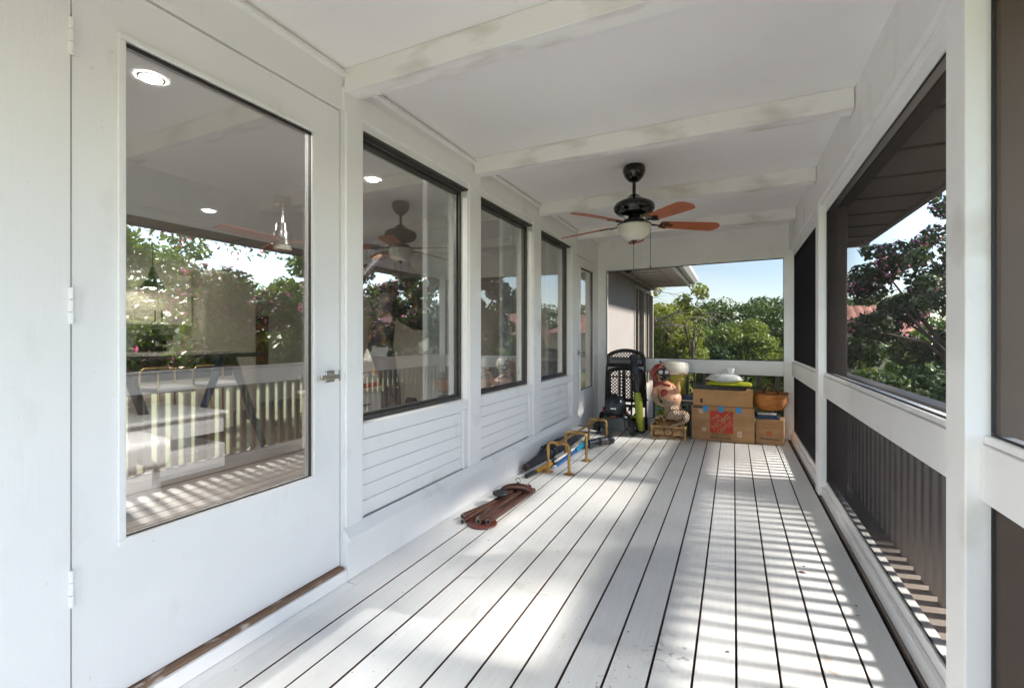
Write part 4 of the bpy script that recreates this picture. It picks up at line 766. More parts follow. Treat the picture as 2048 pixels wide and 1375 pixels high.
for x in (-.17, .17): MB().tube([(x, .26, .2), (x * 1.05, .33, .62), (x * .95, .30, .85)], .012, 8).build('handle_bar', 'black', t)
MB().tube([(-.16, .30, .85), (.16, .30, .85)], .013, 8).build('handle_grip', 'black', t); MB().tube([(.15, .1, .2), (.19, .0, .24), (.2, -.05, .16)], .012, 8).ell((.14, .02, .22), (.04, .04, .035)).build('carburettor', 'black', t); MB().ell((.135, -.05, .222), (.028, .012, .016)).build('primer_bulb', 'label_w', t)

# ---- folding chair with lattice back
t = thing('folding_chair', 'tall black folding chair with diamond lattice back leaning in the corner', 'chair', (-1.32, 6.36, .001), R(2))
def lattice(x0, x1, z0, z1, y, s, wd, slant=1.0, shear=0.):
    q = MB(); W_, H_ = x1 - x0, z1 - z0
    for sg in (1, -1):
        c = -H_
        while c < W_ + H_:
            pts = []
            for zz in (0, H_):
                xx = (c + zz) if sg > 0 else (c + H_ - zz); pts.append((xx, zz))
            (xa, za), (xb, zb) = pts; ok = True
            def clip(xa, za, xb, zb):
                dx, dz = xb - xa, zb - za; t0, t1 = 0., 1.
                for p, qq in ((-dx, xa), (dx, W_ - xa)):
                    if abs(p) < 1e-9: continue
                    r_ = qq / p
                    if p < 0: t0 = max(t0, r_)
                    else: t1 = min(t1, r_)
                return (t0, t1)
            t0, t1 = clip(xa, za, xb, zb)
            if t1 - t0 > .02: q.tube([(x0 + xa + (xb - xa) * t0 + shear * (za + (zb - za) * t0), y + .001 * sg, z0 + za + (zb - za) * t0), (x0 + xa + (xb - xa) * t1 + shear * (za + (zb - za) * t1), y + .001 * sg, z0 + za + (zb - za) * t1)], wd, 4)
            c += s
    return q
arc = [(-.235 + .47 * s, .0, .985 + .075 * math.sin(math.pi * s) ** .7) for s in np.linspace(0, 1, 13)]
hrs = MB(); hrs.tube(arc, .025, 8); hrs.tube([(-.235, 0, .865), (.235, 0, .865)], .020, 8); hrs.tube([(-.235, 0, .86), (-.238, 0, .985)], .022, 8); hrs.tube([(.235, 0, .86), (.238, 0, .985)], .024, 8); hrs.tube([(-.20, -.003, .945), (.22, -.003, .945)], .007, 6)
hr = hrs.build('headrest', 'black', t); lattice(-.21, .21, .885, 1.035, 0, .040, .0050).build('headrest_lattice', 'black', hr)
bk = MB(); arc = [(-.225 + .45 * s, .0, .775 + .04 * math.sin(math.pi * s) ** .7) for s in np.linspace(0, 1, 11)]
bk.tube(arc, .028, 8); bk.tube([(-.225, 0, .30), (-.225, 0, .775)], .027, 8); bk.tube([(.225, 0, .30), (.225, 0, .775)], .027, 8); bk.tube([(-.225, 0, .38), (.225, 0, .38)], .02, 8); bk.tube([(-.225, 0, .31), (.225, 0, .31)], .02, 8)
for x in (-.085, .075): bk.tube([(x, 0, .38), (x, 0, .79)], .017, 6)
bk.tube([(-.2, 0, .70), (.2, 0, .70)], .010, 6)
bo = bk.build('backrest', 'black', t)
for x0, x1 in ((-.205, -.10), (-.07, .06), (.09, .205)): lattice(x0, x1, .40, .775, 0, .045, .0056).build('back_lattice', 'black', bo)
for s in (-1, 1):
    MB().tube([(s * .262, -.012, .0), (s * .268, -.012, .42), (s * .248, -.006, .90), (s * .240, 0, .99)], .0125, 8).build('frame_tube', 'black', t); MB().tube([(s * .285, -.035, .0), (s * .25, -.025, .62)], .0115, 8).build('leg', 'black', t)
MB().tube([(-.285, -.035, .02), (.285, -.035, .02)], .0115, 8).build('cross_tube', 'black', t); MB().box(-.27, .30, -.05, -.02, .40, .415).build('armrest', 'black', t, bevel=.005)
for s in (-1, 1): MB().box(s * .268 - .01, s * .268 + .01, -.03, .005, .56, .585).build('clamp', 'label_w', t, bevel=.003)

# ---- leaf blower
t = thing('leaf_blower', 'lime and black leaf blower standing on its end by the chair', 'leaf blower', (-1.115, 6.13, .001))
MB().tube([(.045, 0, .03), (.02, 0, .20), (.0, .02, .42), (-.012, .03, .52)], [.048, .050, .052, .045], 14).build('body', 'lime', t)
MB().tube([(-.012, .031, .521), (-.02, .05, .60), (-.025, .07, .68)], [.050, .056, .050], 14).build('motor_ring', 'black', t); MB().tube([(-.026, .071, .681), (-.055, .10, .85), (-.095, .14, 1.0)], [.045, .040, .050], 12).build('blow_tube', 'blackfab', t)
MB().box(-.10, -.02, -.06, .03, .02, .15).build('battery', 'navy', t, bevel=.012); MB().box(-.075, -.045, -.063, -.0605, .07, .13).build('label', 'label_w', t); MB().tube([(-.01, -.01, .20), (-.07, -.02, .22), (-.10, -.02, .18), (-.095, -.02, .14)], .016, 8).build('handle', 'lime', t); MB().tube([(-.03, .0, .36), (-.10, .0, .345), (-.115, 0, .28)], .016, 8).build('trigger_guard', 'black', t); MB().ell((.04, 0, .03), (.06, .055, .028)).build('foot', 'black', t)

# ---------------------------------------------------------------- the merman statue on a treasure chest
def skinned(name, nodes, edges, m, parent, sub=2, root=None):
    me = bpy.data.meshes.new(name); keys = list(nodes); idx = {k: i for i, k in enumerate(keys)}
    me.from_pydata([nodes[k][:3] for k in keys], [(idx[a], idx[b]) for a, b in edges], [])
    o = bpy.data.objects.new(name, me); COL.objects.link(o); o.parent = parent
    o.modifiers.new('skin', 'SKIN'); me.skin_vertices[0].data  # radii
    for k in keys:
        r = nodes[k][3]; me.skin_vertices[0].data[idx[k]].radius = (r, r) if not isinstance(r, tuple) else r
    me.skin_vertices[0].data[idx[root or keys[0]]].use_root = True
    s = o.modifiers.new('smooth', 'SUBSURF'); s.levels = sub; s.render_levels = sub
    me.materials.append(M[m] if isinstance(m, str) else m)
    o.modifiers['skin'].use_smooth_shade = True
    return o
def statue_mat():
    m = bpy.data.materials.new('painted_statue'); m.use_nodes = True; n = m.node_tree.nodes; l = m.node_tree.links; b = n['Principled BSDF']; b.inputs['Roughness'].default_value = .45
    t = n.new('ShaderNodeTexCoord'); sx = n.new('ShaderNodeSeparateXYZ'); l.new(t.outputs['Object'], sx.inputs[0])
    # tail below the hips is cream with combed grooves, skin above
    ad = n.new('ShaderNodeMath'); ad.operation = 'MULTIPLY_ADD'; ad.inputs[1].default_value = .35; l.new(sx.outputs['X'], ad.inputs[0]); l.new(sx.outputs['Z'], ad.inputs[2])
    cr = n.new('ShaderNodeValToRGB'); e = cr.color_ramp.elements; e[0].position = .475; e[0].color = (.58, .44, .33, 1); e[1].position = .485; e[1].color = (.62, .33, .20, 1)
    l.new(ad.outputs[0], cr.inputs[0])
    wv = n.new('ShaderNodeTexWave'); wv.inputs['Scale'].default_value = 16; wv.inputs['Distortion'].default_value = 3; wv.inputs['Detail'].default_value = 2
    mp_ = n.new('ShaderNodeMapping'); mp_.inputs['Rotation'].default_value = (0, R(35), 0); l.new(t.outputs['Object'], mp_.inputs[0]); l.new(mp_.outputs[0], wv.inputs[0])
    lt = n.new('ShaderNodeMath'); lt.operation = 'LESS_THAN'; lt.inputs[1].default_value = .478; l.new(ad.outputs[0], lt.inputs[0])
    gv = n.new('ShaderNodeMath'); gv.operation = 'MULTIPLY'; l.new(wv.outputs['Fac'], gv.inputs[0]); l.new(lt.outputs[0], gv.inputs[1])
    bp = n.new('ShaderNodeBump'); bp.inputs['Strength'].default_value = .9; bp.inputs['Distance'].default_value = .012; l.new(gv.outputs[0], bp.inputs['Height']); l.new(bp.outputs[0], b.inputs['Normal'])
    mxr = n.new('ShaderNodeMixRGB'); mxr.blend_type = 'MULTIPLY'; mxr.inputs[2].default_value = (.50, .38, .28, 1); iv = n.new('ShaderNodeMath'); iv.operation = 'SUBTRACT'; iv.inputs[0].default_value = 1; l.new(wv.outputs['Fac'], iv.inputs[1]); iw_ = n.new('ShaderNodeMath'); iw_.operation = 'MULTIPLY'; l.new(iv.outputs[0], iw_.inputs[0]); l.new(lt.outputs[0], iw_.inputs[1])
    l.new(iw_.outputs[0], mxr.inputs[0]); l.new(cr.outputs[0], mxr.inputs[1]); l.new(mxr.outputs[0], b.inputs['Base Color']); return m
SX, SY = -.72, 6.07
t = thing('merman_statue', 'painted statue of a round bellied merman raising a cocktail glass, seated on shells', 'statue', (SX, SY, .001))
def P(X, z, y=0., r=.05): return (X - SX, y, z, r)
nodes = {'hip': P(-.715, .375, 0, (.110, .105)), 'belly': P(-.690, .475, -.045, (.150, .150)), 'chest': P(-.750, .575, -.01, (.120, .105)), 'collar': P(-.79, .645, .01, (.075, .055)), 'neck': P(-.815, .70, .0, .036), 'head': P(-.815, .775, -.01, (.052, .056)), 'crown': P(-.82, .835, 0, .040),
         'sr': P(-.865, .615, -.02, .044), 'er': P(-.898, .515, -.05, .046), 'fr': P(-.862, .445, -.085, .037), 'wr': P(-.825, .412, -.105, .022), 'hr': P(-.795, .408, -.112, .020),
         'sl': P(-.69, .625, -.03, .040), 'el': P(-.612, .560, -.075, .034), 'fl': P(-.608, .625, -.10, .030), 'wl': P(-.612, .675, -.11, .021), 'hl': P(-.598, .708, -.115, .020),
         't1': P(-.672, .31, -.04, (.105, .10)), 't2': P(-.60, .280, -.07, (.085, .080)), 't3': P(-.545, .29, -.085, .066), 't4': P(-.515, .300, -.10, .054), 't5': P(-.510, .255, -.125, .044), 't6': P(-.545, .215, -.14, .028), 't7': P(-.62, .185, -.145, .018), 't8': P(-.69, .170, -.148, .009)}
edges = [('hip', 'belly'), ('belly', 'chest'), ('chest', 'collar'), ('collar', 'neck'), ('neck', 'head'), ('head', 'crown'), ('collar', 'sr'), ('sr', 'er'), ('er', 'fr'), ('fr', 'wr'), ('wr', 'hr'), ('collar', 'sl'), ('sl', 'el'), ('el', 'fl'), ('fl', 'wl'), ('wl', 'hl'), ('hip', 't1'), ('t1', 't2'), ('t2', 't3'), ('t3', 't4'), ('t4', 't5'), ('t5', 't6'), ('t6', 't7'), ('t7', 't8')]
hand_l = [((.01, .0, .0), (.03, -.012, .010), (.045, -.02, .018)), ((.01, -.005, .005), (.028, -.022, .018), (.044, -.03, .025)), ((.005, .006, .008), (.026, .004, .022), (.045, -.002, .026)), ((0, .01, .005), (.018, .012, .026), (.036, .008, .032)), ((-.008, -.008, 0), (-.004, -.022, .018), (.012, -.03, .028))]
for k, f in enumerate(hand_l):
    b0 = Vector(nodes['hl'][:3]); prev = 'hl'
    for j, p in enumerate(f): nodes[f'f{k}{j}'] = (*(b0 + Vector(p)), .0075 - .001 * j); edges.append((prev, f'f{k}{j}')); prev = f'f{k}{j}'
hand_r = [((.015, -.006, .006), (.035, -.012, .012), (.05, -.008, .016)), ((.016, -.007, -.002), (.038, -.012, 0), (.055, -.008, 0)), ((.015, -.006, -.010), (.036, -.010, -.012), (.050, -.006, -.015)), ((.012, -.003, -.016), (.03, -.006, -.024), (.042, -.003, -.03)), ((.004, -.01, .012), (.012, -.014, .026), (.024, -.012, .034))]
for k, f in enumerate(hand_r):
    b0 = Vector(nodes['hr'][:3]); prev = 'hr'
    for j, p in enumerate(f): nodes[f'g{k}{j}'] = (*(b0 + Vector(p)), .0075 - .001 * j); edges.append((prev, f'g{k}{j}')); prev = f'g{k}{j}'
M['statue'] = statue_mat()
skinned('body', nodes, edges, 'statue', t, 2, 'hip')
MB().lathe([(.010, .006), (.013, .001), (.010, -.002), (.004, .002), (0, .004)], (-.640 - SX, -.165, .492), 14, (.35, -1, .1)).build('navel', 'statue', t)
cp = MB(); cp.tube([(-.885 - SX, -.01, .60), (-.875 - SX, -.055, .645), (-.82 - SX, -.075, .665), (-.76 - SX, -.085, .655), (-.70 - SX, -.07, .64)], [.03, .034, .028, .022, .018], 10, flat=.7); cp.tube([(-.89 - SX, .03, .58), (-.85 - SX, .06, .66), (-.76 - SX, .07, .67), (-.68 - SX, .03, .64)], [.03, .035, .035, .02], 10)
cp.build('red_cape', 'red', t)
hh = MB(); hh.ell((-.765 - SX, -.118, .550), (.048, .03, .055), 14, 9, (0, R(25), 0)); hh.build('chest_shell', 'red', t)
bn = MB(); bn.ell((-.875 - SX, .02, .83), (.055, .05, .075), 14, 9, (0, R(30), 0)); bn.ell((-.915 - SX, .0, .79), (.026, .03, .06), 12, 8); bn.tube([(-.86 - SX, -.02, .885), (-.82 - SX, -.03, .90), (-.80 - SX, -.03, .885)], [.02, .018, .01], 8); bn.tube([(-.91 - SX, 0, .75), (-.885 - SX, -.01, .70), (-.86 - SX, -.02, .66)], [.028, .024, .018], 8)
bn.build('red_hair', 'red', t)
gl = MB(); gl.lathe([(.0, 0), (.026, 0), (.026, .003), (.003, .006), (.003, .045), (.034, .082), (.032, .082), (.002, .048)], (-.558 - SX, -.128, .728), 20); gl.build('cocktail_glass', 'goldlight', t); MB().ell((-.545 - SX, -.128, .795), (.02, .004, .016)).build('garnish', 'red', t)
# treasure chest with its heap of shells
t2 = thing('treasure_chest', 'small gold treasure chest heaped with shells and coins under the statue', 'chest', (SX, SY - .12, .001))
MB().box(-.195, .195, .0, .24, .018, .140).build('chest_body', 'gold', t2, bevel=.004)
fr = MB()
for z in (.009, .146): fr.box(-.205, .205, -.012, .012, z - .009, z + .009); fr.box(-.205, -.185, .0125, .25, z - .009, z + .009); fr.box(.185, .205, .0125, .25, z - .009, z + .009)
for x in (-.195, .195): fr.tube([(x, -.004, .019), (x, -.004, .136)], .012, 8)
fr.build('edge_frame', 'goldlight', t2, bevel=.004)
for x in (-.192, .192):
    for z in (.012, .146): MB().ell((x, -.012, z), (.022, .016, .019), 10, 7).build('corner_knob', 'goldlight', t2)
MB().ell((.0, -.004, .078), (.045, .014, .033), 16, 8).build('lock_plate', 'goldlight', t2); MB().box(-.006, .006, -.0215, -.017, .065, .09).build('keyhole', 'tube_in', t2)
for x in (-.105, .115):
    s = MB()
    for a in np.linspace(-.3, math.pi + .3, 9): s.tube([(x, -.004, .055), (x + .055 * math.cos(a), -.004, .062 + .042 * math.sin(a))], [.006, .011], 6)
    s.build('shell_relief', 'goldlight', t2)
hm = MB().ell((0, .11, .13), (.185, .115, .125), 20, 10); hm.build('heap_core', 'gold', t2)
rg = random.Random(4)
for k in range(60):
    a = rg.uniform(0, 2 * math.pi); e = rg.uniform(.15, 1.35); x, y, z = .185 * math.cos(a) * math.cos(e * .9), .11 + .12 * math.sin(a) * math.cos(e * .9), .148 + .125 * math.sin(e) * .9
    s = rg.uniform(.014, .028); o = MB().ell((x, y, z), (s * 1.3, s, s * .7), 8, 5, (rg.uniform(0, 3), rg.uniform(0, 3), rg.uniform(0, 3))).build('shell', rg.choice(['gold', 'goldlight', 'goldlight', 'cream', 'redwood']), t2)
# diving mask and snorkel on the statue's head
t = thing('diving_mask', 'black diving mask with snorkel worn on the statue head', 'diving mask', (-.795, 6.07, .79), R(14))
MB().ell((0, -.025, .01), (.068, .055, .055), 16, 10).build('skirt', 'black', t)
for x in (-.036, .034):
    o = MB().lathe([(.030, .0), (.034, .004), (.034, .016), (.027, .018), (.026, .010)], (x, -.070, .018), 18, (x * 3, -1, .1)).build('lens_frame', 'blackgloss', t); MB().lathe([(.0265, .011), (0, .012)], (x, -.070, .018), 18, (x * 3, -1, .1)).build('lens', 'bowl', o)
MB().ell((0, -.082, -.018), (.018, .022, .028)).build('nose_pocket', 'black', t); MB().ell((.012, -.065, -.062), (.050, .035, .022), 12, 8).build('mouthpiece', 'black', t)
MB().tube([(-.065, -.01, .015), (-.075, .05, .012), (-.0, .085, .012), (.07, .05, .014), (.066, -.01, .015)], .010, 8, flat=1.6).build('strap', 'black', t)
MB().tube([(.015, -.075, -.066), (.075, -.05, -.06), (.062, .0, .02), (-.01, .02, .10), (-.035, .02, .155)], [.012, .012, .012, .012, .010], 8).build('snorkel', 'blackfab', t); MB().tube([(-.05, -.03, -.05), (.03, -.09, -.17), (.12, -.10, -.24)], .005, 6).build('lanyard', 'black', t)

# ---------------------------------------------------------------- the garden
gd = MB().quad((-400, -400, -3), (400, -400, -3), (400, 400, -3), (-400, 400, -3)).build('lawn', 'lawn'); tag(gd, kind='structure')
bed = MB().quad((-1.8, -8, -2.99), (13, -8, -2.99), (13, 17, -2.99), (-1.8, 17, -2.99)).build('mulch_bed', 'soil'); tag(bed, kind='structure')

def leaves(name, parent, clumps, n, size, m, seed, flat=.6, sizevar=.4, shell=.75, kind=None):
    rg = np.random.default_rng(seed); c = np.array([q[:3] for q in clumps]); r = np.array([q[3] for q in clumps]); w = r ** 2 / (r ** 2).sum()
    i = rg.choice(len(clumps), n, p=w); d = rg.normal(size=(n, 3)); d /= np.linalg.norm(d, axis=1)[:, None]
    rad = r[i] * (shell + (1 - shell) * rg.random(n) ** .5) * (1 - .55 * rg.random(n) ** 3); pos = c[i] + d * rad[:, None] * np.array([1, 1, .8])
    nrm = d * .6 + rg.normal(size=(n, 3)) * .7 + np.array([0, 0, flat]); nrm /= np.linalg.norm(nrm, axis=1)[:, None]
    a = np.cross(nrm, rg.normal(size=(n, 3))); a /= np.linalg.norm(a, axis=1)[:, None]; b = np.cross(nrm, a)
    s = (size * (1 - sizevar + 2 * sizevar * rg.random(n)))[:, None]
    v = np.stack([pos - a * s, pos + b * s * .45 + nrm * s * .12, pos + a * s, pos - b * s * .45 + nrm * s * .12], 1).reshape(-1, 3)
    me = bpy.data.meshes.new(name); me.vertices.add(n * 4); me.vertices.foreach_set('co', v.ravel()); me.loops.add(n * 4); me.loops.foreach_set('vertex_index', np.arange(n * 4))
    me.polygons.add(n); me.polygons.foreach_set('loop_start', np.arange(n) * 4); me.update(calc_edges=True)
    ct = rg.random(len(clumps)); tint = np.clip(.5 * rg.random(n) + .5 * ct[i], 0, 1)
    at = me.attributes.new('tint', 'FLOAT', 'POINT'); at.data.foreach_set('value', np.repeat(tint, 4).astype(np.float32))
    me.materials.append(M[m]); o = bpy.data.objects.new(name, me); COL.objects.link(o); o.parent = parent
    if kind: o['kind'] = kind
    return o
def clumpset(seed, c, rad, n, r0, r1, up=0.):
    rg = random.Random(seed); out = []
    for _ in range(n):
        while True:
            p = Vector((rg.uniform(-1, 1), rg.uniform(-1, 1), rg.uniform(-1, 1)))
            if .35 < p.length < 1 and p.z > -.8 + up: break
        out.append((c[0] + p.x * rad[0], c[1] + p.y * rad[1], c[2] + p.z * rad[2], rg.uniform(r0, r1)))
    return out
def tree(name, label, cat, loc, crown_c, crown_r, nc, cr, nl, size, m, seed, trunk_r=.16, limbs=9, bark='bark', blossoms=0, group=None, flat=.5):
    t = thing(name, label, cat, (loc[0], loc[1], -3.0), group=group); cl = clumpset(seed, crown_c, crown_r, nc, *cr); rg = random.Random(seed + 1)
    base = crown_c[2] - crown_r[2] * .75; top = (crown_c[0] * .6, crown_c[1] * .6, max(base, .6))
    if trunk_r:
        MB().tube([(0, 0, -.1), (.08 * top[2] * .3, .05, top[2] * .5), top], [trunk_r * 1.3, trunk_r, trunk_r * .8], 10).build('trunk', bark, t)
        for k in range(limbs):
            q = cl[k * len(cl) // limbs]; e = Vector(q[:3]); s = Vector(top) * .85 + Vector((0, 0, .1)); mdl = s.lerp(e, .5) + Vector((rg.uniform(-.2, .2), rg.uniform(-.2, .2), .25))
            MB().tube([s, mdl, e], [trunk_r * .55, trunk_r * .3, trunk_r * .10], 6).build('limb', bark, t)
    leaves('crown', t, cl, nl, size, m, seed, flat)
    if blossoms: leaves('blossoms', t, [(q[0], q[1], q[2], q[3] * 1.05) for q in cl[::2]], blossoms, size * .62, 'petal', seed + 5, .3, shell=.9)
    return t
# seen through the end screen
t = tree('yellow_tree', 'yellow green tree with bare grey branches beside the house wing', 'tree', (-2.55, 16.5), (0, 0, 3.7), (1.35, 1.6, 2.5), 46, (.35, .7), 26000, .062, 'leaf_yellow', 21, .14, 9)
db = MB(); rg = random.Random(3)
def branch(p, d, L, r, dep):
    pts = [Vector(p)]; dd = Vector(d)
    for k in range(4): dd = (dd + Vector((rg.uniform(-.35, .35), rg.uniform(-.25, .25), rg.uniform(-.3, .2)))).normalized(); pts.append(pts[-1] + dd * L / 4)
    db.tube(pts, [r, r * .85, r * .7, r * .55, r * .35], 5)
    if dep:
        for k in (1, 2, 3, 4): branch(pts[k], (dd + Vector((rg.uniform(-.9, .9), rg.uniform(-.6, .6), rg.uniform(-.7, .5)))).normalized(), L * .62, r * .5, dep - 1)
branch((-.2, -2.4, 3.4), (.2, -.1, 1), 2.0, .055, 3); branch((-.1, -2.4, 4.2), (.75, -.1, .75), 1.7, .05, 3); branch((-.25, -2.3, 4.2), (.05, 0, 1), 1.7, .045, 3)
db.build('bare_branches', 'deadbark', t)
tree('sapling', 'thin leafy sapling rising past the eave corner', 'tree', (-.98, 13.2), (0, 0, 4.9), (.32, .4, 1.0), 12, (.10, .22), 650, .06, 'leaf_yellow', 24, .035, 5)
tree('broad_tree', 'broad olive green tree filling the middle of the end view', 'tree', (.5, 30), (0, 0, 2.3), (2.7, 2.4, 2.5), 70, (.45, 1.0), 48000, .10, 'leaf_olive', 31, .22, 10, group='rounded trees beyond the end screen')
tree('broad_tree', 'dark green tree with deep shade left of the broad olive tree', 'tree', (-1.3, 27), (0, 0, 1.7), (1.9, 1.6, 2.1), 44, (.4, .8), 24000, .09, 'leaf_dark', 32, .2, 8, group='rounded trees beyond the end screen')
tree('broad_tree', 'bright green low tree at the right corner of the end view', 'tree', (2.25, 25), (0, 0, 1.6), (1.3, 1.3, 1.9), 34, (.35, .7), 20000, .08, 'leaf_yellow', 33, .15, 8, group='rounded trees beyond the end screen')
tree('broad_tree', 'olive tree far behind the yellow green tree', 'tree', (-3.8, 36), (0, 0, 2.9), (3.0, 2.6, 2.8), 60, (.6, 1.1), 17000, .17, 'leaf_mid', 34, .25, 8, group='rounded trees beyond the end screen')
# pink flowering trees on the garden side
t = tree('flowering_tree', 'pink flowering tree nearest the long screened side', 'tree', (4.5, 4.9), (0, 0, 4.45), (2.1, 2.9, .85), 90, (.2, .40), 17000, .066, 'leaf_orchid', 41, .13, 16, blossoms=2600, group='pink flowering trees')
leaves('sun_filter_leaves', t, clumpset(44, (0, -.7, 7.35), (1.9, 4.1, .75), 200, .3, .5) + clumpset(46, (0, -.6, 7.3), (1.1, 2.6, .45), 60, .25, .45), 10500, .066, 'leaf_orchid', 44, .5, shell=.2)  # leaf layer added out of view to filter the sun reaching the deck
leaves('middle_leaves', t, clumpset(47, (0, -.7, 6.3), (1.8, 3.9, .5), 120, .3, .5), 1300, .066, 'leaf_orchid', 47, .5, shell=.2)  # kept sparse to set how much sun passes onto the boards
leaves('upper_blossoms', t, clumpset(45, (0, 0, 6.6), (1.9, 2.8, 1.1), 60, .2, .4), 500, .055, 'petal', 45, .4, shell=.3)
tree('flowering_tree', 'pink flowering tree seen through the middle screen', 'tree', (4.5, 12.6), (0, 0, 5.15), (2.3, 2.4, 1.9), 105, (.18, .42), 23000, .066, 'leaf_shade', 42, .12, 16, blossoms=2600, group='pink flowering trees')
tree('flowering_tree', 'pink flowering tree between the two others, mirrored in the first window', 'tree', (6.9, 10.6), (0, 0, 5.2), (2.0, 2.0, 1.7), 84, (.2, .45), 19000, .066, 'leaf_orchid', 43, .12, 14, blossoms=3000, group='pink flowering trees')
def shrub(label, x, y, rx, ry, h, nc, nl, size, m, seed, group='garden shrubs'):
    t = thing('shrub', label, 'shrub', (x, y, -3.0), group=group); cl = clumpset(seed, (0, 0, h * .5), (rx, ry, h * .5), nc, .25, .55)
    leaves('foliage', t, cl, nl, size, m, seed, .5); MB().tube([(0, 0, -.05), (0, 0, h * .5)], [.06, .03], 6).build('stem', 'bark', t)
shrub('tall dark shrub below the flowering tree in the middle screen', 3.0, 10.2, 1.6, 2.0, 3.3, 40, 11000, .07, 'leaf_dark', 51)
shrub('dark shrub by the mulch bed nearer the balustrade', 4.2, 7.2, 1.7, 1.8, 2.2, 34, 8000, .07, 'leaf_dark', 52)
shrub('dark rounded shrub standing at the lawn edge', 7.4, 17.0, 2.2, 2.0, 3.6, 40, 9000, .09, 'leaf_dark', 53)
shrub('yellow green shrub standing alone on the lawn', 6.8, 24.5, 2.0, 1.8, 3.9, 40, 9000, .10, 'leaf_yellow', 54)
shrub('pale green shrub behind the yellow green shrub', 12.0, 31.0, 3.0, 2.6, 3.9, 44, 9000, .13, 'leaf_mid', 55)
shrub('dark hedge-like shrub behind the flowering tree', 4.9, 17.0, 2.0, 1.6, 4.6, 44, 10000, .09, 'leaf_dark', 57)
shrub('olive shrub farther back along the lawn', 6.4, 22.0, 2.2, 1.8, 4.3, 44, 10000, .1, 'leaf_olive', 58)
shrub('dark upright shrub beside the trunk of the middle flowering tree', 2.9, 15.5, 1.3, 1.4, 4.3, 34, 9000, .075, 'leaf_dark', 59)
shrub('low shrub at the corner of the mulch bed', 9.0, 11.5, 1.5, 1.5, 2.0, 26, 6000, .08, 'leaf_mid', 56)
for k, (x, y, rr_, h, lb) in enumerate(((15, 9, 3.3, 8.4, 'tree at the far side of the lawn facing the door'), (19, 16, 2.8, 7.0, 'taller tree beyond the mulch bed facing the first window'), (13.5, 3.0, 2.8, 7.6, 'tree across the lawn facing the camera side'), (24, 26, 3.0, 6.4, 'distant rounded tree on the open lawn'))):
    tree('garden_tree', lb, 'tree', (x, y), (0, 0, h * .62), (rr_, rr_, h * .36), 70, (.4, .9), 20000, .11, 'leaf_mid', 60 + k, .2, 8, group='trees across the lawn')
# tile-roofed houses
def house(label, x, y, w, d, zr, ze, group='tile roofed houses beyond the trees'):
    t = thing('house', label, 'house', (x, y, -3.0), group=group); MB().box(-w / 2 + .5, w / 2 - .5, -d / 2 + .5, d / 2 - .5, 0, ze + 3).build('wall', 'housewall', t)
    for rt in (0, math.pi):
        q = MB(); nu, nv = 90, 16; vs = []; hip = d / 2 * .9
        for j in range(nv):
            f = j / (nv - 1)
            for i in range(nu):
                g = i / (nu - 1); wx = w - 2 * hip * f; xx = (g - .5) * wx
                zz = (ze + 3) + (zr - ze) * f + .07 * abs(math.sin(xx * 4.2)) + .05 * ((f * 14) % 1)
                p = Matrix.Rotation(rt, 3, 'Z') @ Vector((xx, -d / 2 * (1 - f), zz)); vs.append(p)
        q.add(vs, [(j * nu + i, j * nu + i + 1, (j + 1) * nu + i + 1, (j + 1) * nu + i) for j in range(nv - 1) for i in range(nu - 1)], 0, False); q.build('roof', 'roof', t)
    for s in (-1, 1):
        hip = d / 2 * .9; MB().add([(s * w / 2, -d / 2, ze + 3), (s * w / 2, d / 2, ze + 3), (s * (w / 2 - hip), 0, zr + 3)], [(0, 1, 2)]).build('roof', 'roof', t)
    for k in range(0): f = MB().box(-w / 3 + k * w / 3 - .7, -w / 3 + k * w / 3 + .7, -d / 2 + .44, -d / 2 + .49, ze + .6, ze + 2.2).build('window', 'paint', t); MB().box(-w / 3 + k * w / 3 - .6, -w / 3 + k * w / 3 + .6, -d / 2 + .42, -d / 2 + .435, ze + .7, ze + 2.1).build('pane', 'navy', f)
house('house with a terracotta hip roof peeking past the corner post', 11.0, 58, 12, 9, 4.4, 1.7)
house('wide terracotta roofed house mirrored in the third window', 26, 60, 14, 10, 4.6, 1.5)
house('terracotta roofed house far across the lawn mirrored in the middle window', 38, 44, 15, 10, 4.4, 1.3)
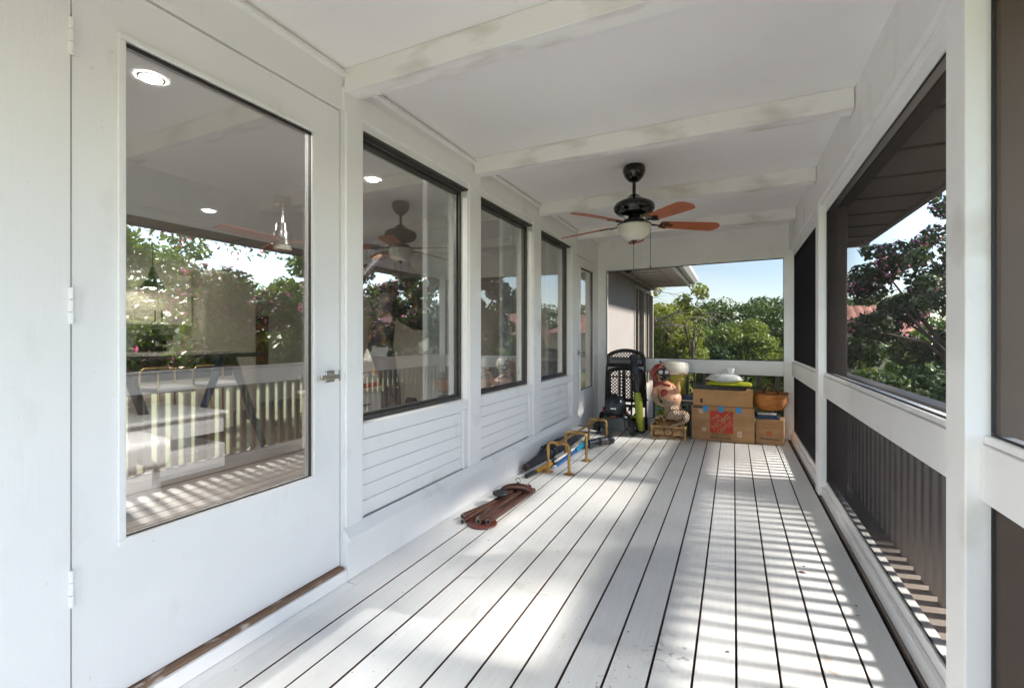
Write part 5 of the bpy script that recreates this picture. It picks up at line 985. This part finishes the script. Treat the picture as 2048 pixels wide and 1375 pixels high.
# far tree line and the rise it stands on
hl = MB(); hx = np.linspace(-160, 260, 60); vs = [];
for j, (yy, zz) in enumerate(((70, -3.05), (110, .8), (150, 2.5), (220, 3.0))):
    for x in hx: vs.append((x, yy + .0012 * x * x * .0, zz + .8 * math.sin(x * .05 + j) if j else zz))
hl.add(vs, [(j * 60 + i, j * 60 + i + 1, (j + 1) * 60 + i + 1, (j + 1) * 60 + i) for j in range(3) for i in range(59)], 0, True); tag(hl.build('hill', 'lawn'), kind='structure')
rg = random.Random(9); cl = []
for _ in range(420):
    x = rg.uniform(-70, 150); y = rg.uniform(78, 100); h = 5.2 + 1.0 * math.sin(x * .05) * .6 + rg.uniform(-.7, .4); cl.append((x, y, h + 2.0 * (y - 78) / 22 - .4, rg.uniform(1.4, 2.8)))
    cl.append((x + rg.uniform(-2, 2), y - 1, h - 2.6, rg.uniform(1.6, 2.6))); cl.append((x + rg.uniform(-2, 2), y - 1.5, h - 5.2, rg.uniform(1.6, 2.6)))
tl = leaves('treeline', None, cl, 200000, .32, 'leaf_far', 71); tag(tl, kind='stuff')
cl = []
for _ in range(200):
    a = R(rg.uniform(-25, 42)); d_ = rg.uniform(48, 62); x, y = d_ * math.cos(a), d_ * math.sin(a); h = rg.uniform(-.5, 2.6); cl.append((x, y, h, rg.uniform(1.2, 2.4))); cl.append((x, y, h - 2.4, rg.uniform(1.4, 2.2)))
tag(leaves('woods', None, cl, 45000, .32, 'leaf_far', 72), kind='stuff')
# small debris on the deck
for k, (x, y, s, lb) in enumerate(((.326, 2.87, .022, 'brown curled dead leaf on the boards near the right rail'), (.345, 2.95, .012, 'small dead leaf bit next to the curled leaf'), (.51, 2.62, .010, 'dark leaf crumb by the edge board'), (-.02, 2.02, .012, 'dead leaf scrap near the front on the boards'))):
    tag(MB().add([(-s, 0, .001), (0, s * .5, .005), (s, 0, .0015), (0, -s * .5, .004)], [(0, 1, 2, 3)]).build('dead_leaf', 'strap', loc=(x, y, .0005)), lb, 'leaf', 'dead leaves on the deck').rotation_euler = (0, 0, k * 1.1)
